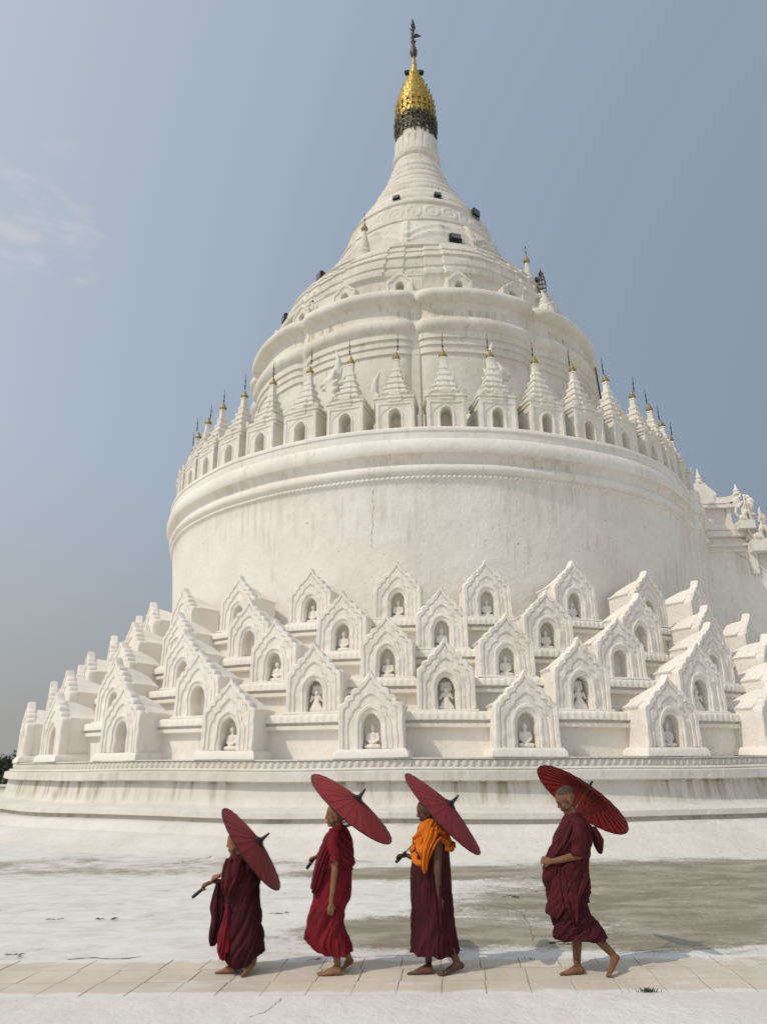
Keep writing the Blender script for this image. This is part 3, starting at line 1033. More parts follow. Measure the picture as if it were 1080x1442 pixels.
# what the niches show: s seated figure, h hooded figure, . empty
FIG = ['....ssss.', '....hhhh.', '....sss...', '....sss...', '....ssss..']
si = 0
for k in range(5):
    hgt = [1.54, 1.55, 1.46, 1.49, 1.54][k] / 1.60
    wid = [1.06, 1.02, 1.0, 1.0, 0.98][k]
    n = len(ROWS[k])
    for i, a in enumerate(ROWS[k]):
        z0 = ROW_Z[k] + (0.18 if k == 0 else 0.045)
        ob = empty('niche_shrine', at_ring(a, ROW_R[k], z0), R(a + rnd.uniform(-1.8, 1.8)))
        ob.rotation_euler[0], ob.rotation_euler[1] = rnd.uniform(-.012, .018), rnd.uniform(-.016, .016)
        fig = FIG[k][i]
        what = {'s': 'seated figure in niche', 'h': 'hooded figure in niche', '.': 'empty niche'}[fig]
        tag(ob, 'white shrine %s from left in %s, %s' % (ORD[i], ROWNAME[k], what), 'shrine', 'gabled shrines on the tiered base')
        v = (si * 5 + i) % 8
        si += 1
        sq = rnd.uniform(0.97, 1.03)
        b = link('body', SHV[v][0], None, ob)
        b.scale = (wid * sq, 1.0, hgt * rnd.uniform(0.965, 1.035))
        p = link('plinth', SHV[v][1] if k == 0 else PLINTH_LOW, None, ob)
        p.scale = (wid * sq, 1.0, 1.0)
        if fig != '.':
            d = Vector((math.sin(R(a)), -math.cos(R(a)), 0))
            st = link('niche_statue', ME_SEATED if fig == 's' else ME_HOODED, None, None, Vector(ob.location) - d * 0.235, R(a))
            s = 1.0 if fig == 's' else 1.05
            st.scale = (s, s, s * rnd.uniform(.93, 1.05))
            kind = 'seated' if fig == 's' else 'hooded'
            tag(st, 'small white %s figure in niche of the %s shrine from left, %s' % (kind, ORD[i], ROWNAME[k]), 'statue', 'plaster figures in the shrine niches')

# ------------------------------------------------------------------ turrets on the drum cornice


def turret_parts():
    bm = bmesh.new()
    W = 0.60
    def rect(w, h): return [(w, 0.0), (w, h), (w * .5, h), (0.0, h)]
    loops = [(rect(W, 0.98), 0.01), (rect(W - .015, .97), 0.0), (rect(W - .10, .90), 0.0), (rect(W - .115, .885), 0.03),
             ([(0.44, 0), (.44, .55), (.36, .68), (.27, .74), (.2, .8), (.08, .86), (0, .88)], 0.03), ([(0.42, 0), (.42, .54), (.34, .66), (.25, .72), (.18, .78), (.07, .84), (0, .86)], 0.05),
             (arch(0.26, 0.84, 0.5), 0.05), (arch(0.245, 0.82, 0.5), 0.02), (arch(0.205, 0.78, 0.48), 0.02), (arch(0.185, 0.75, 0.46), 0.06)]
    rings = front_mesh(bm, loops, 0.5, 36, 0.008, 2.2)
    prev = rings[0]
    half = rect(W, 0.98)
    for y in (0.03, 1.1):
        L = resample([(-x, z) for x, z in half], 36)
        Rr = resample([(x, z) for x, z in half], 36)
        ring = [bm.verts.new((x, y, z)) for x, z in L + list(reversed(Rr[:-1]))]
        for i in range(len(ring) - 1):
            bm.faces.new((prev[i], ring[i], ring[i + 1], prev[i + 1]))
        prev = ring
    bm.faces.new(prev)
    body = mesh_bm('body', bm, True, 35)
    body.materials.append(M['turret'])
    bm = bmesh.new()
    cy = 0.55
    sq = [(0.60, 0.97), (0.64, 1.0), (0.64, 1.05), (0.60, 1.07), (0.61, 1.10), (0.66, 1.12), (0.66, 1.19), (0.60, 1.22), (0.46, 1.24)]
    w = 0.46
    zt = 1.24
    for wt, h in ((0.43, 0.20), (0.36, 0.22), (0.285, 0.24), (0.21, 0.26), (0.145, 0.26)):
        sq += [(wt, zt + .01), (wt * .93, zt + h * .55), (wt * 1.04, zt + h * .62), (wt * 1.04, zt + h * .85), (wt * .9, zt + h)]
        zt += h
    sq += [(0.10, zt + .02), (0.085, zt + 0.30), (0.10, zt + 0.31), (0.10, zt + 0.36), (0.05, zt + 0.38)]
    rows_ = []
    for wv, z in sq:
        c = 0.90
        rows_.append([bm.verts.new((x * wv, cy + y * wv * min(1, 0.85 + .15 * (z > 1.3)), z + .006 * noise.noise(Vector((x, y, z * 7))))) for x, y in
                      ((-1, -c), (-c, -1), (-.35, -1), (-.33, -1.07), (.33, -1.07), (.35, -1), (c, -1), (1, -c), (1, c), (c, 1), (-c, 1), (-1, c))])
    for a, b in zip(rows_, rows_[1:]):
        for i in range(12):
            bm.faces.new((a[i], a[(i + 1) % 12], b[(i + 1) % 12], b[i]))
    bm.faces.new(rows_[-1])
    for sx in (-1, 0, 1):                                   # upturned ornaments along the eave
        for k_ in (1,):
            p = Vector((sx * .58, cy - .56 - (.05 if sx == 0 else 0), 1.19))
            leaf_bm(bm, p, Vector((sx * .4, -1, 0)), 0.16 if sx else .30, 0.15, 0.15)
        if sx:
            leaf_bm(bm, Vector((sx * .58, cy + .5, 1.19)), Vector((sx, 0.2, 0)), 0.16, 0.15, 0.15)
    roof = mesh_bm('stepped_roof', bm, True, 30)
    roof.materials.append(M['turret'])
    zt = zt + 0.37
    bm = bmesh.new()
    lathe(bm, [(0.09, zt), (0.125, zt + .03), (0.115, zt + .09), (0.085, zt + .15), (0.06, zt + .21), (0.035, zt + .26), (0.03, zt + .30)], 14, 0, cy)
    for i in range(10):
        an = 2 * PI * i / 10
        d = Vector((math.cos(an), math.sin(an), 0))
        leaf_bm(bm, Vector((0, cy, zt + .02)) + d * .115, d, .06, .07, .4)
    gold = mesh_bm('gilded_tip', bm)
    gold.materials.append(M['old_gold'])
    bm = bmesh.new()
    lathe(bm, [(0.022, zt + .28), (0.018, zt + .38), (0.034, zt + .42), (0.014, zt + .46), (0.012, zt + .60), (0.03, zt + .63), (0.012, zt + .66), (0.010, zt + .80), (0.004, zt + .92)], 8, 0, cy)
    leaf_bm(bm, Vector((0.0, cy, zt + .52)), Vector((0, -1, 0)), .02, .1, 0)
    rod = mesh_bm('finial_rod', bm)
    rod.materials.append(M['iron'])
    return body, roof, gold, rod


TUR = turret_parts()
TUR_A = [-74.6, -66.2, -57.8, -50.2, -42.2, -33.9, -25.2, -16.75, -8.2, 0.3, 9.0, 17.8, 26.3, 35.1, 44.2, 53.0, 61.8, 70.6]
n_t = len(TUR_A)
ANCH = {6: ', by left lion head', 7: ', before left lion', 8: ', left of central pilaster', 9: ', right of central pilaster', 10: ', before right lion'}
TURO = []
for i, a in enumerate(TUR_A):
    ob = empty('cornice_turret', at_ring(a, 10.74 + bay(a), 11.20), R(a))
    tag(ob, 'white arched turret with gold tip, %s from left on drum%s' % (ORD[i], ANCH.get(i, '')), 'turret', 'spired turrets around the drum cornice')
    for me in TUR:
        c = link(me.name.split('.')[0], me, None, ob)
        if me is TUR[3]:
            c.rotation_euler = (rnd.uniform(-.03, .03), rnd.uniform(-.03, .03), 0)
            c.location = (0, 0, 0.02)
    ob.scale = (1, 1, rnd.uniform(.98, 1.02))


# dormers (parts of the pagoda)
def dormer():
    bm = bmesh.new()
    out = [(0.52, 0.0), (0.52, 0.52), (0.46, 0.60), (0.34, 0.64), (0.30, 0.72), (0.16, 0.84), (0.0, 0.93)]
    loops = [(out, 0.02), (scaled(out, .96, .97), 0.0), (scaled(out, .82, .86), 0.0), (scaled(out, .79, .83), 0.04), (arch(.26, .70, .42), 0.05), (arch(.17, .55, .33), 0.06), (arch(.155, .53, .32), 0.09)]
    rings = front_mesh(bm, loops, 0.35, 24, 0.01, 4.4)
    prev = rings[0]
    for y in (0.06, 0.9):
        L = resample([(-x, z) for x, z in out], 24)
        Rr = resample([(x, z) for x, z in out], 24)
        ring = [bm.verts.new((x, y, z)) for x, z in L + list(reversed(Rr[:-1]))]
        for i in range(len(ring) - 1):
            bm.faces.new((prev[i], ring[i], ring[i + 1], prev[i + 1]))
        prev = ring
    me = mesh_bm('dormer', bm, True, 35)
    me.materials.append(M['upper'])
    return me


ME_DOR = dormer()
for i in range(20):
    a = -27.6 + 18 * i
    p = at_ring(a, 7.36, 18.61) - Vector((PX, PY, 0))
    link('dormer', ME_DOR, None, pagoda, p, R(a))


# corner spirelets
def spirelet(gold=True):
    bm = bmesh.new()
    pr = [(0.42, 0.0), (0.42, 0.25), (0.36, 0.30), (0.40, 0.42), (0.34, 0.55), (0.26, 0.62), (0.28, 0.70), (0.24, 0.78), (0.25, 0.86), (0.20, 0.95), (0.21, 1.02), (0.17, 1.12), (0.175, 1.18), (0.13, 1.35), (0.10, 1.6), (0.085, 1.75)]
    lathe(bm, pr, 24)
    m1 = mesh_bm('stem', bm, True, 50)
    m1.materials.append(M['spire'])
    bm = bmesh.new()
    lathe(bm, [(0.09, 1.72), (0.15, 1.78), (0.13, 1.92), (0.07, 2.08), (0.03, 2.18)], 14)
    for i in range(10):
        an = 2 * PI * i / 10
        d = Vector((math.cos(an), math.sin(an), 0))
        leaf_bm(bm, Vector((0, 0, 1.76)) + d * .14, d, .08, .12, .3)
    m2 = mesh_bm('gilded_tip', bm)
    m2.materials.append(M['old_gold'])
    bm = bmesh.new()
    lathe(bm, [(0.022, 2.15), (0.018, 2.35), (0.04, 2.4), (0.014, 2.45), (0.012, 2.62), (0.03, 2.66), (0.004, 2.8)], 8)
    m3 = mesh_bm('finial_rod', bm)
    m3.materials.append(M['iron'])
    return m1, m2, m3


SPL = spirelet()
for a, r, z, s, lab in ((-29.0, 5.45, 21.95, 0.92, 'white corner spirelet with gold tip against the left shoulder of the bell'),
                        (62.5, 5.45, 21.95, 0.92, 'white corner spirelet with gold tip beside the sky right of the bell')):
    ob = empty('corner_spirelet', at_ring(a, r, z))
    ob.scale = (s, s, s)
    tag(ob, lab, 'spirelet', 'spirelets at the corners of the bell')
    for me in SPL:
        link(me.name.split('.')[0], me, None, ob)
# low one with an openwork crown on the dormer ledge, right
ob = empty('ledge_spirelet', at_ring(43.0, 7.0, 19.2))
tag(ob, 'short white spirelet with wire crown on the right end of the dormer ledge', 'spirelet')
bm = bmesh.new()
lathe(bm, [(0.5, -0.8), (0.46, -.1), (0.40, 0.0), (0.34, 0.12), (0.36, .2), (0.24, .3), (0.25, .4), (0.15, .55), (0.08, .8), (0.05, .95)], 24)
link('stem', mesh_bm('stem', bm, True, 50), M['upper'], ob)
bm = bmesh.new()
for zz, rr in ((0.95, .16), (1.15, .18), (1.35, .17), (1.55, .13), (1.75, .09)):
    n = 20
    tube(bm, [(rr * math.cos(2 * PI * i / n), rr * math.sin(2 * PI * i / n), zz) for i in range(n + 1)], 0.014, 5, False)
    for i in range(7):
        an = 2 * PI * i / 7
        d = Vector((math.cos(an), math.sin(an), 0))
        leaf_bm(bm, d * rr + Vector((0, 0, zz)), d, .035, .08, .3)
for i in range(6):
    an = 2 * PI * i / 6
    tube(bm, [(.16 * math.cos(an), .16 * math.sin(an), .93), (.18 * math.cos(an), .18 * math.sin(an), 1.25), (.02 * math.cos(an), .02 * math.sin(an), 1.95)], 0.010, 5)
tube(bm, [(0, 0, .9), (0, 0, 2.05)], 0.016, 6)
link('wire_crown', mesh_bm('wire_crown', bm), M['iron_mix'], ob)
ob = empty('ledge_spirelet', at_ring(-42.0, 7.1, 18.55))
tag(ob, 'small plain white spirelet on the left end of the dormer ledge', 'spirelet')
bm = bmesh.new()
lathe(bm, [(0.24, 0), (0.24, .22), (0.19, .28), (0.2, .36), (0.13, .45), (0.14, .52), (0.08, .66), (0.05, .9), (0.02, 1.0)], 18)
link('stem', mesh_bm('stem', bm, True, 50), M['upper'], ob)
bm = bmesh.new()
lathe(bm, [(0.02, .98), (0.05, 1.04), (0.012, 1.12), (0.004, 1.3)], 8)
link('finial_rod', mesh_bm('finial_rod', bm), M['iron'], ob)

# ------------------------------------------------------------------ lion statues behind the turrets


def lion():
    """facing +X, seated upright on its haunches, tail up; local origin at the base"""
    bm = bmesh.new()
    hullof(bm, [((-.45, 0, .42), (.40, .32, .40)), ((-.1, 0, .55), (.3, .28, .35))])                    # haunches
    hullof(bm, [((-.1, 0, .9), (.34, .28, .32)), ((.32, 0, 1.45), (.26, .25, .28))])                      # rising chest
    hullof(bm, [((.32, 0, 1.5), (.26, .24, .25)), ((.42, 0, 1.95), (.22, .2, .2))])                       # neck / mane
    for s in (-1, 1):
        cap(bm, (.40, s * .17, 1.25), (.55, s * .18, .65), .15, .11)
        cap(bm, (.55, s * .18, .65), (.52, s * .18, .12), .11, .10)
        hullof(bm, [((.52, s * .18, .08), .10), ((.72, s * .18, .07), .085)])
        hullof(bm, [((-.40, s * .28, .45), (.30, .12, .30)), ((-.05, s * .30, .25), .14)])
        hullof(bm, [((-.05, s * .30, .12), .12), ((.25, s * .30, .08), .09)])
        cap(bm, (.34, s * .15, 2.2), (.22, s * .24, 2.42), .07, .03)                                      # ears
    sph(bm, Vector((.48, 0, 2.12)), (.25, .21, .22))
    hullof(bm, [((.62, 0, 2.1), (.14, .14, .1)), ((.80, 0, 2.06), (.08, .11, .07))])                      # upper muzzle
    hullof(bm, [((.60, 0, 1.95), (.12, .11, .05)), ((.74, 0, 1.92), (.06, .08, .04))])                    # jaw
    for i, (x, z, h) in enumerate(((.5, 2.3, .30), (.36, 2.32, .42), (.22, 2.22, .36), (.12, 2.0, .28), (.05, 1.75, .24))):
        cap(bm, (x, 0, z), (x - .16, 0, z + h), .11, .02)
                                                # crest flames
    cap(bm, (.30, 0, 2.25), (.20, 0, 2.75), .15, .10)
    cap(bm, (.20, 0, 2.75), (.32, 0, 3.15), .10, .02)
    for s in (-1, 1):
        for z in (1.5, 1.75, 1.98):
            cap(bm, (.25, s * .2, z), (.06, s * .3, z + .05), .09, .03)
    pts = [(-.72, .5), (-1.0, .75), (-1.12, 1.15), (-1.02, 1.5), (-1.06, 1.85), (-1.22, 2.2)]            # upright tail
    rr = [.14, .15, .17, .15, .10, .02]
    for i in range(5):
        cap(bm, (pts[i][0], 0, pts[i][1]), (pts[i + 1][0], 0, pts[i + 1][1]), rr[i], rr[i + 1])
    return fuse('lion', bm, 0.035, 2, M['turret'])


ME_LION = lion()
for a, r, rot, lab in ((-20.6, 9.15, 180, 'white crested lion statue facing left, behind turrets left of central pilaster'), (9.8, 9.15, 0, 'white crested lion statue facing right, behind turrets right of central pilaster')):
    ob = empty('lion_statue', at_ring(a, r, 11.2), R(a + rot))
    ob.scale = (1.08, 1.08, 1.2)
    tag(ob, lab, 'lion statue', 'lion statues behind the turrets')
    b = link('body', ME_LION, None, ob, (0, 0, 0.28))
    bm = bmesh.new()
    box(bm, -0.15, 0, 0.17, 2.0, 0.9, 0.32, 0.03)
    link('plinth', mesh_bm('plinth', bm), M['turret'], ob)

# ------------------------------------------------------------------ floodlights


def floodlight(loc, rotz, tilt, s, label):
    ob = empty('floodlight', loc, rotz)
    ob.scale = (s, s, s)
    tag(ob, label, 'floodlight', 'floodlights fixed around the upper pagoda')
    bm = bmesh.new()
    box(bm, 0, 0, 0.30, 0.46, 0.16, 0.36, 0.03, Matrix.Rotation(tilt, 4, 'X'))
    for i in range(5):
        box(bm, -.18 + .09 * i, 0.11 * math.cos(tilt), 0.30 + 0.11 * math.sin(tilt), 0.02, 0.07, 0.30, 0, Matrix.Rotation(tilt, 4, 'X'))
    link('housing', mesh_bm('housing', bm), M['iron'], ob)
    bm = bmesh.new()
    rm = Matrix.Rotation(tilt, 4, 'X')
    v = rm @ Vector((0, -0.088, 0))
    box(bm, v.x, v.y, 0.30 + v.z, 0.40, 0.012, 0.30, 0.004, rm)
    link('lens', mesh_bm('lens', bm), M['lamp_glass'], ob)
    bm = bmesh.new()
    for s_ in (-1, 1):
        tube(bm, [(s_ * .25, 0, 0.30), (s_ * .25, 0.02, 0.02)], 0.018, 6)
    tube(bm, [(-.25, .02, .02), (.25, .02, .02)], 0.018, 6)
    link('bracket', mesh_bm('bracket', bm), M['iron'], ob)


FLOODS = [(-58.0, 5.55, 22.25, 0.2, 1.05, 'dark floodlight on the bell base at its left edge against the sky'),
          (-66.0, 6.85, 20.15, 0.2, 1.0, 'dark floodlight on the ring terrace at far left against the sky'),
          (17.0, 4.62, 23.1, 0.5, 1.15, 'large dark square floodlight on the bell, right of its middle'),
          (44.0, 3.72, 26.0, 0.1, 1.0, 'dark floodlight sticking out from the right edge of the bell shoulder'),
          (-20.5, 3.42, 26.55, 0.5, 0.72, 'small dark floodlight on the left of the lower spire rings'),
          (13.0, 3.36, 26.65, 0.5, 0.72, 'small dark floodlight on the right of the lower spire rings'),
          (45.5, 6.62, 20.9, 0.2, 0.5, 'small dark floodlight beside the foot of the right corner spirelet')]
for a, r, z, tilt, s, lab in FLOODS:
    floodlight(at_ring(a, r, z), R(a), -tilt + 0.2, s, lab)

# thin lightning pole
ob = empty('lightning_pole', at_ring(45.5, 9.0, 11.2))
tag(ob, 'thin black leaning pole rising behind the turrets on the right', 'pole')
bm = bmesh.new()
tube(bm, [(0, 0, 0), (-.06, 0, 2.2), (-.2, 0, 4.6)], [0.045, 0.04, 0.03], 8)
link('shaft', mesh_bm('shaft', bm), M['iron'], ob)
bm = bmesh.new()
box(bm, 0, 0, 0.03, 0.25, 0.25, 0.06, 0.01)
link('foot', mesh_bm('foot', bm), M['iron'], ob)

# ------------------------------------------------------------------ stair gateway at the right


def extrude_poly(bm, pts, y0, y1):
    f = [bm.verts.new((x, y0, z)) for x, z in pts]
    b = [bm.verts.new((x, y1, z)) for x, z in pts]
    bm.faces.new(f)
    bm.faces.new(list(reversed(b)))
    n = len(pts)
    for i in range(n):
        bm.faces.new((f[i], b[i], b[(i + 1) % n], f[(i + 1) % n]))


stair = empty('stair_wing', (PX, PY, -1.0), R(86 - 90))
tag(stair, 'white stair wing with sweeping parapet climbing the right side of the drum', 'stairway')
# local +X runs outwards from the drum, -Y is the side the photo sees
bm = bmesh.new()
sl = [(9.5, 0.0), (20.5, 0.0), (20.5, 2.4), (18.6, 3.4), (17.2, 4.7), (16.0, 6.4), (15.2, 8.2), (14.5, 9.6), (13.7, 10.55), (13.0, 11.0), (12.6, 11.1), (9.5, 11.1)]
extrude_poly(bm, sl, -1.7, 1.7)
link('flank_wall', mesh_bm('flank_wall', bm, True, 30), M['drum'], stair)
bm = bmesh.new()
par = [(x + .12, z + .25) for x, z in sl[2:10]]
rows_ = []
for x, z in par:
    rows_.append([bm.verts.new(p) for p in ((x - .18, -1.95, z - .35), (x, -1.95, z + .05), (x, -1.55, z + .05), (x - .18, -1.55, z - .35))])
for a, b in zip(rows_, rows_[1:]):
    for i in range(4):
        bm.faces.new((a[i], a[(i + 1) % 4], b[(i + 1) % 4], b[i]))
bm.faces.new(rows_[0]); bm.faces.new(rows_[-1])
link('parapet_rail', mesh_bm('parapet_rail', bm, True, 40), M['shrine'], stair)
bm = bmesh.new()
tube(bm, [(x - .55, -1.71, z - .55) for x, z in sl[2:10]], 0.05, 6)
tube(bm, [(9.5, -1.71, 6.2), (15.6, -1.71, 6.2)], 0.05, 6)
tube(bm, [(9.5, -1.71, 5.9), (15.9, -1.71, 5.9)], 0.04, 6)
link('wall_moulding', mesh_bm('wall_moulding', bm), M['drum'], stair)
bm = bmesh.new()
box(bm, 11.6, 0, 11.25, 3.0, 3.7, 0.28, 0.04)
box(bm, 11.7, 0, 11.55, 2.8, 3.5, 0.34, 0.05)
link('landing_slab', mesh_bm('landing_slab', bm), M['shrine'], stair)

bm = bmesh.new()
box(bm, 13.05, -1.72, 11.45, 0.42, 0.40, 1.05, 0.05)
box(bm, 13.05, -1.72, 12.02, 0.54, 0.52, 0.14, 0.04)
for i, (dx, dz, r_) in enumerate(((.0, .18, .22), (.12, .38, .19), (.20, .60, .15), (.12, .78, .10), (.0, .84, .07))):
    sph(bm, Vector((13.1 + dx, -1.72, 12.05 + dz)), (r_, r_ * .7, r_ * 1.1), 3)
link('corner_scroll', mesh_bm('corner_scroll', bm), M['shrine'], stair)
bm = bmesh.new()
box(bm, 11.3, 0, 10.78, 3.1, 3.62, 0.12, 0.03)
box(bm, 11.3, 0, 10.55, 3.0, 3.52, 0.10, 0.03)
box(bm, 13.02, -1.72, 10.2, 0.3, 0.2, 1.3, 0.03)
link('string_course', mesh_bm('string_course', bm), M['shrine'], stair)

gate = empty('stair_gateway', tuple(stair.matrix_world.translation), R(86 - 90))
gate.location = (PX + 11.95 * math.cos(R(-4)), PY + 11.95 * math.sin(R(-4)), 10.72)
gate.scale = (.95, .95, .9)
tag(gate, 'white roofed gateway with upturned eaves at the head of the right stair', 'gateway')
bm = bmesh.new()
for y in (-1.05, 1.05):
    box(bm, 0, y, 0.5, 1.3, 0.5, 1.0, 0.03)
box(bm, 0, 0, 1.02, 1.5, 2.7, 0.16, 0.03)
box(bm, 0.62, -1.1, 0.6, 0.22, 0.62, 1.2, 0.04)
link('piers', mesh_bm('piers', bm), M['shrine'], gate)
bm = bmesh.new()


def eave(x): return 1.25 + 0.9 * max(0, 0.55 - abs(x + .35)) ** 1.0 + 0.28 * (abs(x) / 1.15) ** 4


xs = [-1.15 + 2.3 * i / 24 for i in range(25)]
extrude_poly(bm, [(x, 1.1 + .22 * (abs(x) / 1.15) ** 3) for x in xs] + [(x, eave(x) + .15) for x in reversed(xs)], -1.45, 1.45)
extrude_poly(bm, [(x * .55 - .3, 1.55 + .1 * (abs(x) / 1.15) ** 3) for x in xs] + [(x * .55 - .3, 1.75 + .75 * (1 - abs(x) / 1.15)) for x in reversed(xs)], -1.1, 1.1)
extrude_poly(bm, [(x, .86 + .10 * (abs(x) / 1.15) ** 3) for x in xs] + [(x * .97, 1.02 + .2 * (abs(x) / 1.15) ** 5) for x in reversed(xs)], -1.55, 1.55)
link('roof', mesh_bm('roof', bm, True, 30), M['shrine'], gate)
for sx in (-1.1, 1.1):
    for sy in (-1.42, 1.42):
        bm = bmesh.new()
        cap(bm, (sx * .9, sy * .95, 1.2), (sx * 1.08, sy * 1.02, 1.45), .16, .10)
        cap(bm, (sx * 1.08, sy * 1.02, 1.45), (sx * 1.0, sy * 1.02, 1.72), .10, .03)
        cap(bm, (sx * .92, sy * 1.03, .9), (sx * 1.12, sy * 1.05, 1.12), .13, .05)
        link('eave_corner', mesh_bm('eave_corner', bm), M['shrine'], gate)
for (x, y, z, h) in ((-.3, -1.0, 2.3, .75), (1.08, -1.4, 1.5, .55), (-.3, 0.3, 2.3, .7), (1.08, 1.3, 1.5, .5)):
    bm = bmesh.new()
    lathe(bm, [(0.15, z), (0.16, z + h * .15), (0.10, z + h * .25), (0.13, z + h * .4), (0.06, z + h * .6), (0.05, z + h * .75), (0.01, z + h)], 12, x, y)
    link('roof_finial', mesh_bm('roof_finial', bm), M['shrine'], gate)
for x, z, s, lab in ((14.62, 10.62, 0.70, 'white crouching guardian figure on the parapet just right of the stair gateway'),
                     (15.12, 9.75, 0.95, 'white guardian figure on the stair parapet cut by the right frame edge')):
    ob = empty('guardian_statue', (x, 28.15, z), R(-4))
    ob.scale = (.45 * s, .6 * s, .5 * s)
    tag(ob, lab, 'guardian statue')
    link('body', ME_LION, None, ob, (0, 0, 0.2))
    bm = bmesh.new()
    box(bm, -0.15, 0, -.25, 2.0, 0.9, 1.0, 0.03)
    link('plinth', mesh_bm('plinth', bm), M['shrine'], ob)

# ------------------------------------------------------------------ far left: low wall and bushes
ob = empty('low_wall', (-18.8, 33.2, 0))
tag(ob, 'low pale grey wall beyond the left edge of the pagoda base', 'wall')
bm = bmesh.new()
box(bm, 0, 0, 0.36, 7.0, 0.4, 0.72, 0.02)
link('wall', mesh_bm('wall', bm), M['base'], ob)
bm = bmesh.new()
box(bm, 0, 0, 0.78, 7.1, 0.55, 0.10, 0.03)
link('coping', mesh_bm('coping', bm), M['kerb'], ob)


def bush(loc, h, w, seed, label):
    rg = random.Random(seed)
    ob = empty('bushy_tree', loc)
    tag(ob, label, 'tree', 'dark trees beyond the base')
    bm = bmesh.new()
    tube(bm, [(0, 0, -.05), (.05, 0, h * .3), (-.05, .05, h * .6)], [.16, .12, .05], 7)
    for i in range(6):
        an = rg.uniform(0, 2 * PI)
        tube(bm, [(0, 0, h * .25), (w * .3 * math.cos(an), w * .3 * math.sin(an), h * .6)], [.07, .02], 5)
    link('trunk', mesh_bm('trunk', bm), M['bark'], ob)
    bm = bmesh.new()
    clumps = [(rg.uniform(-w, w) * .6, rg.uniform(-w, w) * .6, h * rg.uniform(.35, .85), rg.uniform(.25, .5)) for _ in range(22)]
    for cx, cy, cz, cr in clumps:
        for _ in range(110):
            d = Vector((rg.gauss(0, 1), rg.gauss(0, 1), rg.gauss(0, .8))).normalized() * cr * rg.uniform(.6, 1.1)
            p = Vector((cx, cy, max(.1, cz))) + d
            q = Quaternion((rg.gauss(0, 1), rg.gauss(0, 1), rg.gauss(0, 1), rg.gauss(0, 1))).normalized()
            s = rg.uniform(.05, .11)
            bm.faces.new([bm.verts.new(p + q @ Vector(v)) for v in ((-s, 0, 0), (0, -s * .5, 0), (s, 0, 0), (0, s * .5, 0))])
    link('crown', mesh_bm('crown', bm, False), M['leaf_far'], ob)


bush((-18.6, 39.5, 0), 2.3, 1.5, 1, 'dark bushy tree showing past the left foot of the pagoda')
bush((-20.6, 41.0, 0), 2.0, 1.5, 2, 'second dark bush at the very left edge of the photo')

# small plants and debris


def weed(loc, n, h, seed, label, mat='leaf'):
    rg = random.Random(seed)
    bm = bmesh.new()
    for i in range(n):
        an = rg.uniform(0, 2 * PI)
        L = h * rg.uniform(.5, 1.1)
        d = Vector((math.cos(an), math.sin(an), 0))
        b = Vector((rg.gauss(0, h) * 1.3, rg.gauss(0, h) * .18, 0))
        s = Vector((-d.y, d.x, 0)) * h * .09
        m = b + d * L * .35 + Vector((0, 0, L * .6))
        t_ = b + d * L * .9 + Vector((0, 0, L * .75))
        v = [bm.verts.new(p) for p in (b - s, b + s, m + s, t_, m - s)]
        bm.faces.new(v)
    o = link('weed_tuft', mesh_bm('weed_tuft', bm, False), M[mat], None, loc)
    return tag(o, label, 'weed')


def pix(x, y, Y=None, z=None):
    """a point of the photograph as a place: at depth Y, or on the level z"""
    c, s = math.cos(ROLL), math.sin(ROLL)
    a, b = x - 540, 721 - y
    u, v = (a * c + b * s) / F_PX, (-a * s + b * c) / F_PX
    d = Vector((u, math.cos(PITCH) - v * math.sin(PITCH), math.sin(PITCH) + v * math.cos(PITCH)))
    t = Y / d.y if Y is not None else (z - CAM_H) / d.z
    return Vector((0, 0, CAM_H)) + d * t


weed(pix(912, 1397, z=.012), 46, .034, 1, 'green weed tuft growing in the front joint of the tile path')
weed(pix(748, 1351, z=.009), 22, .026, 2, 'thin weeds along the back edge of the tile path left of the last monk')
LV = [((150, 1296), .10, 'dark dry leaf lying on the white ground far left of the monks'), ((76, 1297), .08, 'small dark scrap on the white ground nearest the left edge'),
      ((18, 1348), .08, 'dark scrap at the left end of the tile path edge'), ((394, 1288), .08, 'dark dry leaf on the ground just right of the first monk'),
      ((720, 1265), .10, 'dark curled leaf on the ground between third and last monk'), ((794, 1331), .11, 'dry twigs on the ground behind the last monk'),
      ((443, 1353), .05, 'dark pebble on the path edge left of the second monk')]
for i, (p, s, lab) in enumerate(LV):
    rg = random.Random(20 + i)
    bm = bmesh.new()
    for k in range(7):
        c = Vector((rg.uniform(-s, s), rg.uniform(-s, s) * .4, 0.006 + rg.random() * .012))
        an = rg.uniform(-.5, .5)
        d = Vector((math.cos(an), math.sin(an) * .6, rg.uniform(-.05, .1))) * s * rg.uniform(.25, .6)
        tube(bm, [c - d * .8, c + Vector((0, 0, .006)), c + d * .8], [.0015, s * .05, .001], 5)
    tag(link('dry_leaf' if 'leaf' in lab else 'ground_litter', mesh_bm('litter', bm), M['dead_leaf'], None, pix(*p, z=.006)), lab, 'litter')
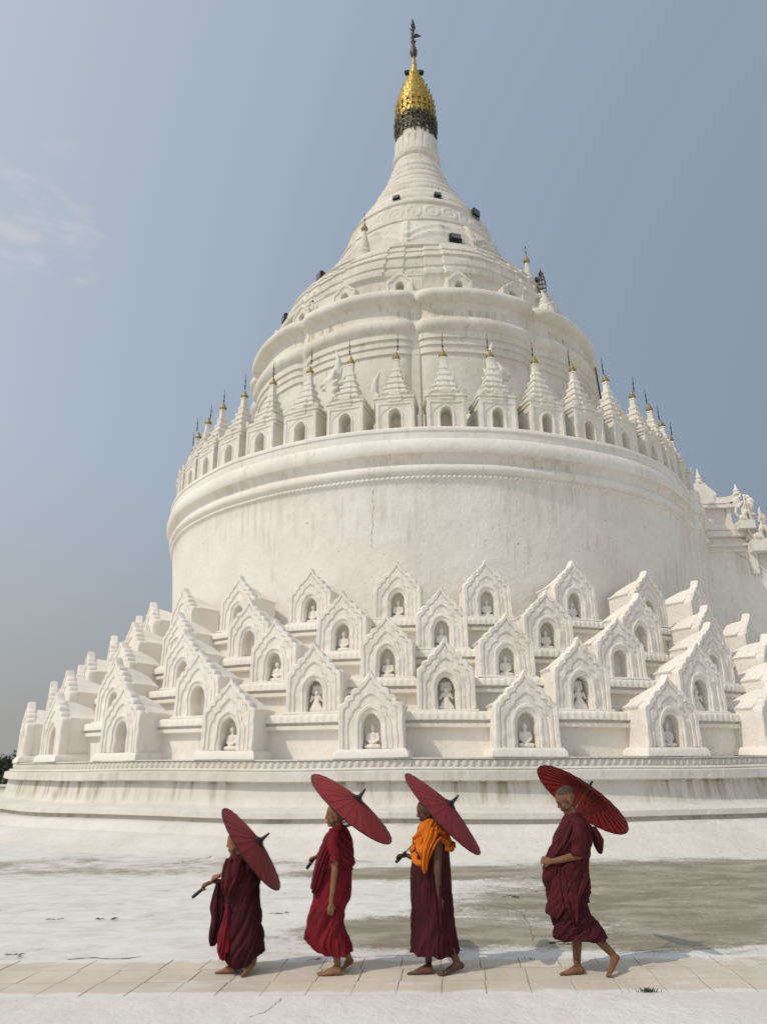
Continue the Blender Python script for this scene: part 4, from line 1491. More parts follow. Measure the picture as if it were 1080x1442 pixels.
# line of dirt and cracks in the ground
for i, (ps, w, nm) in enumerate((([(95, 1351), (130, 1348), (165, 1350), (205, 1346)], .011, 'd'), ([(590, 1270), (660, 1272), (712, 1277), (735, 1285), (742, 1300)], .006, 'c'),
                                 ([(255, 1214), (285, 1209), (310, 1203), (322, 1197)], .012, 'c'), ([(352, 1432), (372, 1425), (390, 1412), (398, 1403)], .0028, 'c'),
                                 ([(735, 1285), (748, 1310), (750, 1330)], .005, 'c'))):
    pts = []
    rg = random.Random(i)
    for a, b in zip(ps, ps[1:]):
        for k in range(6):
            t = k / 6
            pts.append(pix(a[0] + (b[0] - a[0]) * t + rg.uniform(-2, 2), a[1] + (b[1] - a[1]) * t + rg.uniform(-.7, .7), z=.004 if a[1] < 1400 else .014))
    bm = bmesh.new()
    for p, q in zip(pts, pts[1:]):
        d = (q - p).normalized()
        s = Vector((-d.y, d.x, 0)) * w * rg.uniform(.4, 1.2)
        bm.faces.new([bm.verts.new(v) for v in (p - s, q - s * .8, q + s * .8, p + s)])
    tag(link('ground_crack', mesh_bm('ground_crack', bm, False), M['crack']), kind='structure')


# ------------------------------------------------------------------ people


def lerp_rows(rows, y):
    if y <= rows[0][0]: return rows[0][1:]
    for a, b in zip(rows, rows[1:]):
        if y <= b[0]:
            f = (y - a[0]) / (b[0] - a[0])
            return tuple(p + (q - p) * f for p, q in zip(a[1:], b[1:]))
    return rows[-1][1:]


def smooth_rows(rows, n=60):
    """densify and round the row table so that no level shows as a kink"""
    y0, y1 = rows[0][0], rows[-1][0]
    ys = [y0 + (y1 - y0) * i / n for i in range(n + 1)]
    v = [list(lerp_rows(rows, y)) for y in ys]
    for _ in range(3):
        v = [v[0]] + [[(a + 2 * b + c) / 4 for a, b, c in zip(v[i - 1], v[i], v[i + 1])] for i in range(1, n)] + [v[-1]]
    return [(y, *w) for y, w in zip(ys, v)]


def interp(tab, x):
    if x <= tab[0][0]: return tab[0][1]
    for (a, fa), (b, fb) in zip(tab, tab[1:]):
        if x <= b: return fa + (fb - fa) * (x - a) / (b - a)
    return tab[-1][1]


class Monk:
    def __init__(self, x0, y0, s, Y, label):
        self.x0, self.y0, self.s, self.Y = x0, y0, s, Y
        self.base = None
        self.label = label

    def P(self, X, Y, d=0.0):
        """crop coordinates of the photograph -> place, d metres behind the walking line"""
        return pix(self.x0 + X / self.s, self.y0 + Y / self.s, Y=self.Y + d)

    def G(self, X, Y):
        return pix(self.x0 + X / self.s, self.y0 + Y / self.s, z=0.010)

    def start(self, X):
        p = self.P(X, 1300)
        self.base = Vector((p.x, self.Y, 0.0))
        self.root = empty('person', self.base)
        tag(self.root, self.label, 'person', 'young monks walking in file')

    def put(self, name, bm, mat, smooth=True, sharp=60, parent=None):
        bmesh.ops.translate(bm, verts=bm.verts, vec=-self.base)
        return link(name, mesh_bm(name, bm, smooth, sharp), mat, parent or self.root)

    def drape(self, name, rows, hem, mat, ry=0.13, k=(7, 13), s=(1.5, -3.0), amp=(0.004, 0.015), seed=0, nseg=160, nt=90, dcen=0.0, thick=0.005, roll=0.0, top=None, ripple=0.0):
        """cloth hung round the body: rows (y, x_left, x_right, depth factor); hem (x, y) seen from the near side"""
        rows = smooth_rows([r if len(r) == 4 else (*r, 1.0) for r in rows])
        bm = bmesh.new()
        y_top = rows[0][0]
        grid = []
        for i in range(nt + 1):
            t = i / nt
            ring = []
            for j in range(nseg):
                th = 2 * PI * j / nseg
                ct, st = math.cos(th), math.sin(th)
                yb = rows[-1][0]
                for _ in range(3):
                    xl, xr, df = lerp_rows(rows, yb)
                    yb = interp(hem, (xl + xr) / 2 + (xr - xl) / 2 * ct)
                yb += -3.8 * self.s + ripple * noise.noise(Vector((ct * 3, st * 3, seed + 5.0)))
                yt = y_top
                if top: yt = interp(top, (xl + xr) / 2 + (xr - xl) / 2 * ct)
                y = yt + (yb - yt) * t
                xl, xr, df = lerp_rows(rows, y)
                xc, rx = (xl + xr) / 2, (xr - xl) / 2
                p = self.P(xc + rx * ct, y)
                c = self.P(xc, y)
                rr = ry * df
                p.y = self.Y + dcen + rr * st
                n = Vector((ct, st, 0))
                a = amp[0] + (amp[1] - amp[0]) * t
                q = Vector((ct * 1.6, st * 1.6, t * 1.7 + seed * 3.1))
                n1, n2 = noise.noise(q), noise.noise(q * 1.9 + Vector((5, 1, 2)))
                f = 0.62 * abs(math.sin(k[0] * th * .5 + s[0] * t * PI + 4.2 * n1 + seed)) + 0.38 * abs(math.sin(k[1] * th * .5 + s[1] * t * PI + 4.5 * n2)) - 0.48
                tw = th + s[0] * .85 * t
                q3 = Vector((math.cos(tw) * 2.3, math.sin(tw) * 2.3, t * 1.25 + seed * 2.7))
                r1 = 1 - 2.4 * abs(noise.noise(q3))
                r2 = 1 - 2.4 * abs(noise.noise(q3 * 2.2 + Vector((3, 7, 1))))
                f = 0.18 * f + 0.95 * r1 + 0.36 * r2 - 0.5 + 0.20 * noise.noise(q * 6.5) + 0.5 * n1
                if roll:
                    f += roll * math.sin(t * 15 + 3 * n1 + ct * 1.5)
                p += n * a * f * 1.6
                ring.append(bm.verts.new(p))
            grid.append(ring)
        for a, b in zip(grid, grid[1:]):
            for j in range(nseg):
                m = (j + 1) % nseg
                bm.faces.new((a[j], a[m], b[m], b[j]))
        # inner face of the cloth
        cen = [sum((v.co for v in r), Vector()) / nseg for r in grid]
        inn = []
        for r, c in zip((grid[-1], grid[-1 - nt // 6]), (cen[-1], cen[-1 - nt // 6])):
            inn.append([bm.verts.new(v.co + (Vector((c.x, c.y, v.co.z)) - v.co).normalized() * thick * 2) for v in r])
        for j in range(nseg):
            m = (j + 1) % nseg
            bm.faces.new((grid[-1][j], grid[-1][m], inn[0][m], inn[0][j]))
            bm.faces.new((inn[0][j], inn[0][m], inn[1][m], inn[1][j]))
        bm.faces.new(grid[0])
        return self.put(name, bm, mat)

    def ribbon(self, name, pts, mat, seed=0, folds=5, amp=0.012, n=40, nseg=48):
        """a hanging fold of cloth: pts (x_left, x_right, y, depth, thickness)"""
        bm = bmesh.new()
        rings = []
        tab = [(i / (len(pts) - 1), *p) for i, p in enumerate(pts)]
        tab = smooth_rows(tab, n)
        for t, xl, xr, y, d, th in tab:
            ring = []
            xc, rx = (xl + xr) / 2, (xr - xl) / 2
            for j in range(nseg):
                a = 2 * PI * j / nseg
                ca, sa = math.cos(a), math.sin(a)
                p = self.P(xc + rx * ca, y)
                q = Vector((ca * 1.3, sa * 1.3, t * 2 + seed))
                w = math.sin(folds * ca * 1.6 + 2.5 * noise.noise(q) + t * 2)
                p.y = self.Y + d + th * sa + amp * w
                p.x += amp * .4 * noise.noise(q * 2)
                ring.append(bm.verts.new(p))
            rings.append(ring)
        for a, b in zip(rings, rings[1:]):
            for j in range(nseg):
                m = (j + 1) % nseg
                bm.faces.new((a[j], a[m], b[m], b[j]))
        bm.faces.new(rings[-1]); bm.faces.new(rings[0])
        return self.put(name, bm, mat)

    def sleeve(self, name, pts, rad, mat, seed=0, flat=1.0):
        pts = [Vector(p) for p in pts]
        bm = bmesh.new()
        n, ns = 40, 32
        tab = smooth_rows([(i / (len(pts) - 1), p.x, p.y, p.z, r) for i, (p, r) in enumerate(zip(pts, rad))], n)
        rings = []
        for i, (t, x, y, z, r) in enumerate(tab):
            c = Vector((x, y, z))
            a_, b_ = tab[max(0, i - 1)], tab[min(n, i + 1)]
            d = (Vector(b_[1:4]) - Vector(a_[1:4])).normalized()
            u = d.cross(Vector((0, 1, 0.02))).normalized()
            v = d.cross(u)
            ring = []
            for j in range(ns):
                an = 2 * PI * j / ns
                q = Vector((math.cos(an), math.sin(an), t * 3 + seed))
                f = 1 + 0.16 * noise.noise(q * 1.6) + 0.10 * math.sin(t * 14 + 2 * math.cos(an + seed))
                ring.append(bm.verts.new(c + (u * math.cos(an) + v * math.sin(an) * flat) * r * f))
            rings.append(ring)
        for a, b in zip(rings, rings[1:]):
            for j in range(ns):
                m = (j + 1) % ns
                bm.faces.new((a[j], a[m], b[m], b[j]))
        bm.faces.new(rings[-1]); bm.faces.new(rings[0])
        return self.put(name, bm, mat)


def bm_join(bm, other, mat4):
    me = bpy.data.meshes.new("t")
    bmesh.ops.transform(other, matrix=mat4, verts=other.verts)
    other.to_mesh(me); other.free()
    bm.from_mesh(me)
    bpy.data.meshes.remove(me)


def head_frame(c, pitch, yaw, s):
    """x forward (towards -X of the world), y to the left (towards the camera), z up"""
    base = Matrix(((-1, 0, 0), (0, -1, 0), (0, 0, 1))).to_4x4()
    return Matrix.Translation(c) @ base @ Matrix.Rotation(yaw, 4, 'Z') @ Matrix.Rotation(pitch, 4, 'Y') @ Matrix.Scale(s, 4)


def head_blobs():
    bm = bmesh.new()
    sph(bm, Vector((-.014, 0, .026)), (.090, .073, .076), 3)
    hullof(bm, [((.028, 0, .018), (.053, .062, .056)), ((.036, 0, -.040), (.040, .046, .036))])
    hullof(bm, [((-.012, -.044, -.034), .020), ((-.012, .044, -.034), .020), ((.050, -.008, -.076), .018), ((.050, .008, -.076), .018)])
    for s in (-1, 1):
        hullof(bm, [((.050, s * .030, -.018), .025), ((.034, s * .036, -.046), .026)])                   # round cheeks
        sph(bm, Vector((-.004, s * .073, -.008)), (.017, .009, .029))
        sph(bm, Vector((.002, s * .074, -.026)), (.011, .008, .013))
        sph(bm, Vector((.082, s * .008, -.021)), .0075)                                                # nostril wings
    cap(bm, (.078, 0, .006), (.090, 0, -.017), .0070, .0088)
    cap(bm, (.079, -.012, -.045), (.079, .012, -.045), .0070, .0070)
    cap(bm, (.077, -.010, -.055), (.077, .010, -.055), .0072, .0072)
    sph(bm, Vector((.064, 0, -.078)), (.015, .017, .014))
    return bm


def foot(bm, ankle, heel, toe, side, r=1.0):
    """side: unit vector to the big-toe side"""
    A, H, T = Vector(ankle), Vector(heel), Vector(toe)
    f = (T - H).normalized()
    L = (T - H).length
    s = Vector(side)
    up = s.cross(f)
    if up.z < 0: up = -up
    ball = H + f * L * .70
    hullof(bm, [(H + up * .024 + f * .02, .024 * r), (A, .027 * r), (H + f * L * .45 + up * .030, .021 * r)])
    hullof(bm, [(H + up * .024 + f * .02, .022 * r), (ball + s * .018 + up * .014, .015 * r), (ball - s * .022 + up * .012, .012 * r), (H + f * L * .45 + up * .032, .020 * r)])
    for i, (o, ln, rr) in enumerate(((.022, 1.0, .0105), (.009, .98, .0085), (-.003, .95, .008), (-.014, .915, .0075), (-.025, .87, .0075))):
        b = ball + s * o * .92 + up * .011
        cap(bm, b, H + f * L * ln * .99 + s * o * 1.05 + up * .0085, rr * 1.1, rr * .85)


def hand(bm, W, D, N, side, curl=(20, 35, 25), sc=1.0, thumb=(0.7, 0.6, 0.35), spread=0.05):
    """W wrist, D direction of the fingers, N palm normal, side +1/-1: which side carries the thumb"""
    D, N = D.normalized(), N.normalized()
    S = D.cross(N).normalized() * side
    N = (N - D * N.dot(D)).normalized()
    hullof(bm, [(W, .017 * sc), (W + (D * .016 + S * .013) * sc, .014 * sc), (W + (D * .058 + S * .021) * sc, .0105 * sc), (W + (D * .058 - S * .021) * sc, .010 * sc)])
    for i, (o, ln) in enumerate(((.0225, .92), (.0075, 1.0), (-.0075, .95), (-.0215, .76))):
        p = W + (D * .058 + S * o) * sc
        d0 = (D + S * o * spread * 40).normalized()
        ang = 0
        for seg, (l, r) in enumerate(((.026, .0066), (.017, .0060), (.014, .0054))):
            ang += R(curl[seg] + (i - 1.5) * 3)
            d = (d0 * math.cos(ang) + N * math.sin(ang)).normalized()
            q = p + d * l * ln * sc
            cap(bm, p, q, r * sc, r * .93 * sc)
            p = q
    p = W + (D * .018 + S * .019) * sc
    d = (D * thumb[0] + S * thumb[1] + N * thumb[2]).normalized()
    q = p + d * .028 * sc
    cap(bm, p, q, .0095 * sc, .0078 * sc)
    d2 = (d + N * .5 + D * .25).normalized()
    cap(bm, q, q + d2 * .021 * sc, .0074 * sc, .0060 * sc)


def finish_body(m, bm, mat, hc, pitch, yaw, hs, hairy=True):
    fr = head_frame(hc, pitch, yaw, hs)
    bm_join(bm, head_blobs(), fr)
    bmesh.ops.translate(bm, verts=bm.verts, vec=-m.base)
    me = fuse('body', bm, 0.0044, 3, mat)
    b = link('body', me, None, m.root)
    loc = Matrix.Translation(-m.base) @ fr
    for s in (-1, 1):
        e = bmesh.new()
        sph(e, Vector((.0745, s * .029, .000)), (.0060, .0110, .0022))
        bmesh.ops.transform(e, matrix=loc, verts=e.verts)
        link('eye', mesh_bm('eye', e), M['eye'], m.root)
        e = bmesh.new()
        cap(e, (.0785, s * .016, .0215), (.0680, s * .042, .0215), .0022, .0014)
        bmesh.ops.transform(e, matrix=loc, verts=e.verts)
        link('eyebrow', mesh_bm('eyebrow', e), M['hair'], m.root)
    e = bmesh.new()
    cap(e, (.0825, -.010, -.050), (.0825, .010, -.050), .0030, .0030)
    bmesh.ops.transform(e, matrix=loc, verts=e.verts)
    link('mouth', mesh_bm('mouth', e), M['lip'], m.root)
    if hairy:
        e = bmesh.new()
        bmesh.ops.create_icosphere(e, subdivisions=4, radius=1.0, matrix=Matrix.Translation((-.015, 0, .0265)) @ Matrix.Diagonal((.0905, .0735, .0765, 1)))
        kill = [v for v in e.verts if v.co.z < .040 + .55 * (v.co.x - .0) * (1 if v.co.x > 0 else 0) + (0.9 * (v.co.x + .03) if v.co.x < -.03 else 0)
                or (v.co.x > .052)]
        bmesh.ops.delete(e, geom=kill, context='VERTS')
        bmesh.ops.transform(e, matrix=loc, verts=e.verts)
        link('hair', mesh_bm('hair', e), M['hair'], m.root)
    return b


NEAR = Vector((0, -1, 0))


def parasol(hub, axis, rad, cone, shaft_len, mats, label, handle=0.13, nr=28):
    """hub: apex of the canopy; axis: unit vector from the hand up through the hub"""
    ax = axis.normalized()
    q = ax.to_track_quat('Z', 'Y')
    root = empty('parasol', hub)
    root.rotation_mode = 'QUATERNION'
    root.rotation_quaternion = q
    tag(root, label, 'parasol', 'red paper parasols carried by the monks')
    n, nrg = nr * 8, 22
    bm = bmesh.new()
    def surf(t, a):
        ph = (a * nr / (2 * PI)) % 1.0
        sag = 0.003 * t * (4 * ph * (1 - ph))
        r = rad * t * (1 - 0.003 * (4 * ph * (1 - ph)) * t)
        z = -cone * (0.72 * t + 0.28 * t * t) - sag
        return Vector((r * math.cos(a), r * math.sin(a), z))
    top = [[bm.verts.new(surf(0.05 + .95 * i / nrg, 2 * PI * j / n)) for j in range(n)] for i in range(nrg + 1)]
    bot = [[bm.verts.new(surf(0.05 + .95 * i / nrg, 2 * PI * j / n) + Vector((0, 0, -.0022))) for j in range(n)] for i in range(nrg + 1)]
    for g, fl in ((top, 0), (bot, 1)):
        for a, b in zip(g, g[1:]):
            for j in range(n):
                m = (j + 1) % n
                bm.faces.new((a[j], a[m], b[m], b[j]))
    for j in range(n):
        m = (j + 1) % n
        bm.faces.new((top[-1][j], top[-1][m], bot[-1][m], bot[-1][j]))
        bm.faces.new((top[0][j], top[0][m], bot[0][m], bot[0][j]))
    link('canopy', mesh_bm('canopy', bm, True, 30), mats, root)
    bm = bmesh.new()
    tube(bm, [surf(1.0, 2 * PI * j / n) + Vector((0, 0, -.001)) for j in range(n + 1)], 0.0042, 6, False)
    link('rim_binding', mesh_bm('rim_binding', bm), M['lacquer'], root)
    for i in range(nr):
        a = 2 * PI * i / nr
        bm = bmesh.new()
        d = Vector((math.cos(a), math.sin(a), 0))
        s = Vector((-d.y, d.x, 0))
        pts = [surf(.06 + .94 * k / 6, a) for k in range(7)]
        w = 0.0012
        rows_ = [[bm.verts.new(p + s * x * w + Vector((0, 0, z))) for x, z in ((-1, -.009), (-1, .0012), (1, .0012), (1, -.009))] for p in pts]
        for p, r_ in zip(rows_, rows_[1:]):
            for k in range(4):
                bm.faces.new((p[k], p[(k + 1) % 4], r_[(k + 1) % 4], r_[k]))
        bm.faces.new(rows_[0]); bm.faces.new(rows_[-1])
        rb = link('rib', mesh_bm('rib', bm, False), M['rib'], root)
        bm = bmesh.new()
        p = surf(.48, a)
        tube(bm, [d * .014 + Vector((0, 0, -.30)), p + Vector((0, 0, -.008))], 0.0022, 5)
        link('strut', mesh_bm('strut', bm), M['strut'], rb)
    bm = bmesh.new()
    lathe(bm, [(.050, -.012), (.048, .000), (.036, .006), (.022, .014), (.017, .022), (.014, .04), (.009, .078), (.006, .090), (.003, .096)], 16)
    for i in range(nr):
        a = 2 * PI * i / nr
        d = Vector((math.cos(a), math.sin(a), 0))
        box(bm, d.x * .047, d.y * .047, -.007, .015, .006, .010, 0, Matrix.Rotation(a, 4, 'Z'))
    link('ferrule', mesh_bm('ferrule', bm, True, 45), M['lacquer'], root)
    bm = bmesh.new()
    lathe(bm, [(.0065, -shaft_len + handle * .5), (.0065, -.01)], 10)
    lathe(bm, [(.014, -.33), (.017, -.31), (.017, -.285), (.012, -.27)], 12)
    link('shaft', mesh_bm('shaft', bm), M['bamboo'], root)
    bm = bmesh.new()
    L = shaft_len
    lathe(bm, [(.006, -L), (.0125, -L + .004), (.0135, -L + .02), (.0125, -L + handle * .6), (.0135, -L + handle - .01), (.008, -L + handle)], 12)
    link('handle', mesh_bm('handle', bm), M['handle'], root)
    return root


def screen_axis(p, q, tilt):
    """unit vector whose picture runs from p to q, tilted towards the camera by `tilt` radians"""
    a, b = pix(*p, Y=6.4), pix(*q, Y=6.4)
    d = (b - a).normalized()
    return (d * math.cos(tilt) + Vector((0, -1, 0.02)) * math.sin(tilt)).normalized()


# ---- first monk: small, head half hidden by the tilted parasol
m = Monk(270, 1130, 5.543, 6.46, 'smallest child monk in dark maroon robe leading the file, both hands on the handle')
m.start(390)
bm = bmesh.new()
hc = m.P(352, 308, 0.0)
hullof(bm, [(m.P(390, 500, -.06), .055), (m.P(390, 500, .06), .055), (m.P(400, 760), (.085, .085, .06))])
hullof(bm, [(m.P(400, 760), (.085, .09, .06)), (m.P(400, 900), (.08, .09, .06))])
cap(bm, hc + Vector((.012, 0, -.05)), m.P(385, 440), .042, .05)
# far leg steps forward, near leg trails on its toes
cap(bm, m.P(370, 900, .05), m.P(345, 1110, .05), .06, .042)
cap(bm, m.P(345, 1110, .05), m.P(335, 1265, .05), .040, .027)
hl, to = m.G(350, 1335), m.G(192, 1332)
foot(bm, m.P(333, 1285, .05) + Vector((0, 0, .0)), (hl.x, hl.y, .010), (to.x, to.y, .010), NEAR)
cap(bm, m.P(420, 900, -.05), m.P(455, 1110, -.06), .06, .042)
cap(bm, m.P(455, 1110, -.06), m.P(485, 1225, -.06), .040, .027)
to = m.G(385, 1368)
foot(bm, m.P(478, 1250, -.06), m.P(505, 1262, -.06), (to.x, to.y, .012), -NEAR)
AX1 = screen_axis((280, 1257), (366, 1185), R(1.5))
HUB1 = m.P(534, 300, -.02)
def on1(px_x, hub=HUB1, ax=AX1):   # the point of the shaft at that picture column
    a = pix(280, 1257, Y=6.4).x; 
    L = (hub.x - m.P(px_x, 0).x) / ax.x
    return hub - ax * L
g1, g2 = on1(160), on1(226)
wr1 = g1 + Vector((.03, .012, .022)); wr2 = g2 + Vector((.03, -.012, .018))
cap(bm, m.P(330, 480, .10), m.P(330, 640, .12), .038, .032)
cap(bm, m.P(330, 640, .12), wr1 + Vector((.02, .01, .01)), .030, .020)
hand(bm, wr1, Vector((-.9, -.1, -.35)), Vector((0, -.4, -1)), 1, (45, 65, 45), .95)
cap(bm, m.P(370, 480, -.09), m.P(345, 600, -.10), .036, .030)
cap(bm, m.P(345, 600, -.10), wr2 + Vector((.025, -.005, .01)), .030, .020)
hand(bm, wr2, Vector((-.85, .15, -.3)), Vector((0, .5, -1)), -1, (45, 65, 45), .95)
finish_body(m, bm, M['skin'], hc, R(14), R(0), 0.90)
m.drape('robe', [(398, 318, 430, .55), (440, 290, 470, .78), (500, 264, 520, 1.0), (600, 262, 538, 1.05), (660, 262, 515, 1.0), (760, 258, 522, 1.0), (900, 252, 538, 1.05), (1000, 236, 548, 1.08), (1120, 226, 556, 1.1), (1200, 236, 552, 1.08), (1290, 330, 500, .9)],
        [(220, 1120), (300, 1130), (340, 1275), (375, 1290), (430, 1282), (500, 1210), (556, 1185)], M['plum'], .145, (3, 7), (4.6, -2.6), (.005, .016), 1, ripple=10)
m.drape('under_robe', [(770, 292, 335), (860, 266, 350), (940, 245, 355), (1000, 226, 355), (1120, 216, 355), (1220, 245, 350)], [(216, 1115), (240, 1222), (300, 1215), (306, 1150), (355, 1180)], M['crimson'], .150, (6, 10), (1.0, 2.0), (.003, .010), 2, dcen=-.012)
m.ribbon('sash', [(205, 262, 610, -.03, .045), (178, 282, 700, -.03, .05), (146, 285, 815, -.02, .045), (158, 262, 900, .0, .04), (140, 245, 1000, .01, .04), (134, 215, 1080, .01, .035), (146, 178, 1122, .01, .02)], M['plum'], 3, 5, .012)
m.sleeve('sleeve', [m.P(350, 430, -.07), m.P(345, 540, -.13), m.P(300, 600, -.12), m.P(262, 590, -.06)], [.055, .062, .055, .042], M['maroon'], 1.5)
m.ribbon('shoulder_fold', [(288, 400, 425, -.10, .05), (268, 440, 490, -.125, .05), (262, 420, 560, -.14, .05), (266, 380, 640, -.145, .045), (285, 350, 700, -.15, .03)], M['maroon'], 8, 6, .010)
parasol(HUB1, AX1, .380, .085, (HUB1 - on1(58)).length, M['canopy_wine'], 'dark red parasol tilted far back over the smallest monk at the head of the file', .12)

# ---- second monk: crimson robe
m = Monk(420, 1080, 4.653, 6.43, 'child monk in bright crimson robe, bare left arm hanging straight down, second in the file')
m.start(230)
bm = bmesh.new()
hc = m.P(246, 312, 0.0)
hullof(bm, [(m.P(240, 455, -.075), .05), (m.P(240, 455, .075), .05), (m.P(225, 700), (.09, .085, .06))])
hullof(bm, [(m.P(225, 700), (.09, .085, .06)), (m.P(215, 860), (.085, .09, .06))])
cap(bm, hc + Vector((.014, 0, -.05)), m.P(262, 425), .041, .05)
cap(bm, m.P(215, 860, -.05), m.P(235, 1090, -.055), .062, .044)
cap(bm, m.P(235, 1090, -.055), m.P(258, 1290, -.055), .042, .027)
hl, to = m.G(286, 1366), m.G(124, 1366)
foot(bm, m.P(256, 1315, -.055), (hl.x, hl.y - .0, .010), (to.x, to.y, .010), -NEAR)
cap(bm, m.P(235, 860, .05), m.P(268, 1090, .055), .058, .040)
cap(bm, m.P(268, 1090, .055), m.P(326, 1240, .06), .038, .026)
to = m.G(287, 1328)
foot(bm, m.P(338, 1268, .06), m.P(368, 1285, .07), (to.x, to.y, .012), NEAR)
# near arm
cap(bm, m.P(232, 450, -.115), m.P(240, 680, -.145), .040, .029)
cap(bm, m.P(240, 680, -.145), m.P(216, 880, -.15), .028, .018)
hand(bm, m.P(215, 890, -.15), Vector((-.05, 0, -1)), Vector((-.35, 1, 0)), 1, (18, 28, 22), .92)
AX2 = screen_axis((437, 1217), (505, 1125), R(9.5))
HUB2 = m.P(395, 205, .05)
def onx(hub, ax, x):
    return hub - ax * ((hub.x - x) / ax.x)
g = onx(HUB2, AX2, m.P(84, 640).x)
wr = g + Vector((.035, .0, .022))
cap(bm, m.P(230, 470, .10), m.P(190, 640, .15), .038, .030)
cap(bm, m.P(190, 640, .15), wr + Vector((.02, 0, .004)), .029, .018)
hand(bm, wr, Vector((-1, -.1, -.25)), Vector((0, -.55, -1)), 1, (50, 70, 45), .92)
finish_body(m, bm, M['skin'], hc, R(6), R(6), 0.93)
m.drape('robe', [(560, 150, 340), (640, 128, 350), (700, 112, 350), (860, 102, 342), (920, 84, 305), (1000, 68, 295), (1080, 55, 310), (1130, 57, 328), (1180, 100, 346), (1240, 200, 352)],
        [(52, 1128), (90, 1172), (150, 1212), (215, 1232), (280, 1238), (345, 1222)], M['crimson'], .135, (3, 7), (2.6, -3.6), (.004, .017), 4, ripple=8)
m.drape('upper_robe', [(378, 242, 300, .55), (400, 222, 318, .7), (425, 196, 334, .85), (470, 166, 350, 1.0), (560, 140, 362, 1.06), (640, 116, 374, 1.06), (700, 106, 362, 1.06), (800, 94, 350, 1.0)],
        [(94, 806), (120, 815), (150, 740), (185, 690), (250, 668), (300, 672), (345, 690), (376, 640)], M['garnet'], .142, (3, 7), (-4.4, 3.2), (.004, .014), 5, dcen=0.0, ripple=14)
m.sleeve('sleeve', [m.P(246, 420, -.10), m.P(228, 500, -.145), m.P(238, 560, -.152), m.P(243, 610, -.15)], [.052, .050, .044, .042], M['crimson'], 2.5)
m.ribbon('shoulder_fold', [(225, 300, 400, -.085, .05), (190, 262, 470, -.115, .035), (160, 225, 560, -.125, .035), (128, 190, 660, -.125, .035), (100, 160, 760, -.11, .03), (96, 125, 812, -.10, .02)], M['garnet'], 4, 5, .012)
parasol(HUB2, AX2, .415, .095, (HUB2 - onx(HUB2, AX2, m.P(58, 0).x)).length, M['canopy'], 'bright red parasol with black cap held over the crimson robed second monk', .12)

# ---- third monk: orange shawl
m = Monk(545, 1080, 4.653, 6.43, 'child monk with orange shawl over dark plum robe, third in the file')
m.start(300)
bm = bmesh.new()
hc = m.P(256, 286, 0.0)
hullof(bm, [(m.P(295, 440, -.075), .05), (m.P(295, 440, .075), .05), (m.P(285, 700), (.09, .085, .06))])
hullof(bm, [(m.P(285, 700), (.09, .085, .06)), (m.P(290, 860), (.085, .09, .06))])
cap(bm, hc + Vector((.016, 0, -.05)), m.P(290, 410), .042, .05)
cap(bm, m.P(270, 860, .05), m.P(262, 1090, .05), .062, .044)
cap(bm, m.P(262, 1090, .05), m.P(272, 1275, .05), .042, .027)
hl, to = m.G(300, 1358), m.G(134, 1358)
foot(bm, m.P(274, 1305, .05), (hl.x, hl.y, .010), (to.x, to.y, .010), NEAR)
cap(bm, m.P(300, 860, -.04), m.P(372, 1090, -.05), .055, .040)
cap(bm, m.P(372, 1090, -.05), m.P(455, 1270, -.06), .042, .027)
hl, to = m.G(503, 1340), m.G(336, 1372)
foot(bm, m.P(462, 1292, -.06), (hl.x, hl.y, .034), (to.x, to.y, .010), -NEAR)
cap(bm, m.P(330, 470, -.12), m.P(330, 690, -.155), .041, .030)
cap(bm, m.P(330, 690, -.155), m.P(338, 845, -.155), .028, .018)
hand(bm, m.P(339, 852, -.155), Vector((.12, 0, -1)), Vector((-.3, 1, 0)), 1, (18, 30, 22), .92)
AX3 = screen_axis((560, 1213), (637, 1128), R(10.5))
HUB3 = m.P(418, 240, .05)
g = onx(HUB3, AX3, m.P(88, 600).x)
wr = g + Vector((.040, .0, .018))
cap(bm, m.P(270, 470, .10), m.P(225, 620, .15), .038, .030)
cap(bm, m.P(225, 620, .15), wr + Vector((.02, 0, 0)), .029, .018)
hand(bm, wr, Vector((-1, -.1, -.1)), Vector((0, -.55, -1)), 1, (42, 62, 40), .95)
finish_body(m, bm, M['skin_dark'], hc, R(20), R(8), 0.92)
m.drape('robe', [(470, 200, 390), (560, 172, 404), (640, 164, 405), (700, 156, 408), (800, 156, 414), (900, 160, 428), (1000, 166, 438), (1100, 166, 440), (1180, 162, 460), (1240, 160, 478)],
        [(158, 1228), (220, 1236), (300, 1234), (330, 1248), (400, 1240), (478, 1226)], M['plum'], .135, (5, 9), (1.2, -2.0), (.004, .019), 7, ripple=8)
m.ribbon('robe_fold', [(270, 330, 600, -.13, .02), (275, 345, 760, -.15, .025), (290, 350, 880, -.155, .025), (300, 352, 980, -.155, .02), (318, 356, 1035, -.15, .012)], M['plum'], 6, 4, .010)
m.drape('shawl', [(336, 262, 312, .55), (352, 238, 335, .66), (385, 214, 372, .85), (430, 196, 402, 1.05), (490, 180, 420, 1.16), (540, 170, 430, 1.18), (600, 172, 430, 1.12), (680, 205, 430, 1.0)],
        [(168, 590), (190, 600), (215, 655), (240, 680), (262, 660), (288, 555), (315, 500), (345, 488), (375, 515), (400, 560), (432, 574)], M['orange'], .150, (6, 11), (3.4, -5.0), (.006, .018), 9, roll=.55, ripple=6, thick=.008)
m.ribbon('shawl_roll', [(272, 330, 385, -.115, .03), (245, 330, 430, -.15, .032), (228, 300, 480, -.165, .034), (218, 276, 540, -.165, .034), (214, 266, 600, -.155, .03), (220, 258, 650, -.15, .025), (232, 250, 684, -.145, .015)], M['orange'], 12, 5, .013)
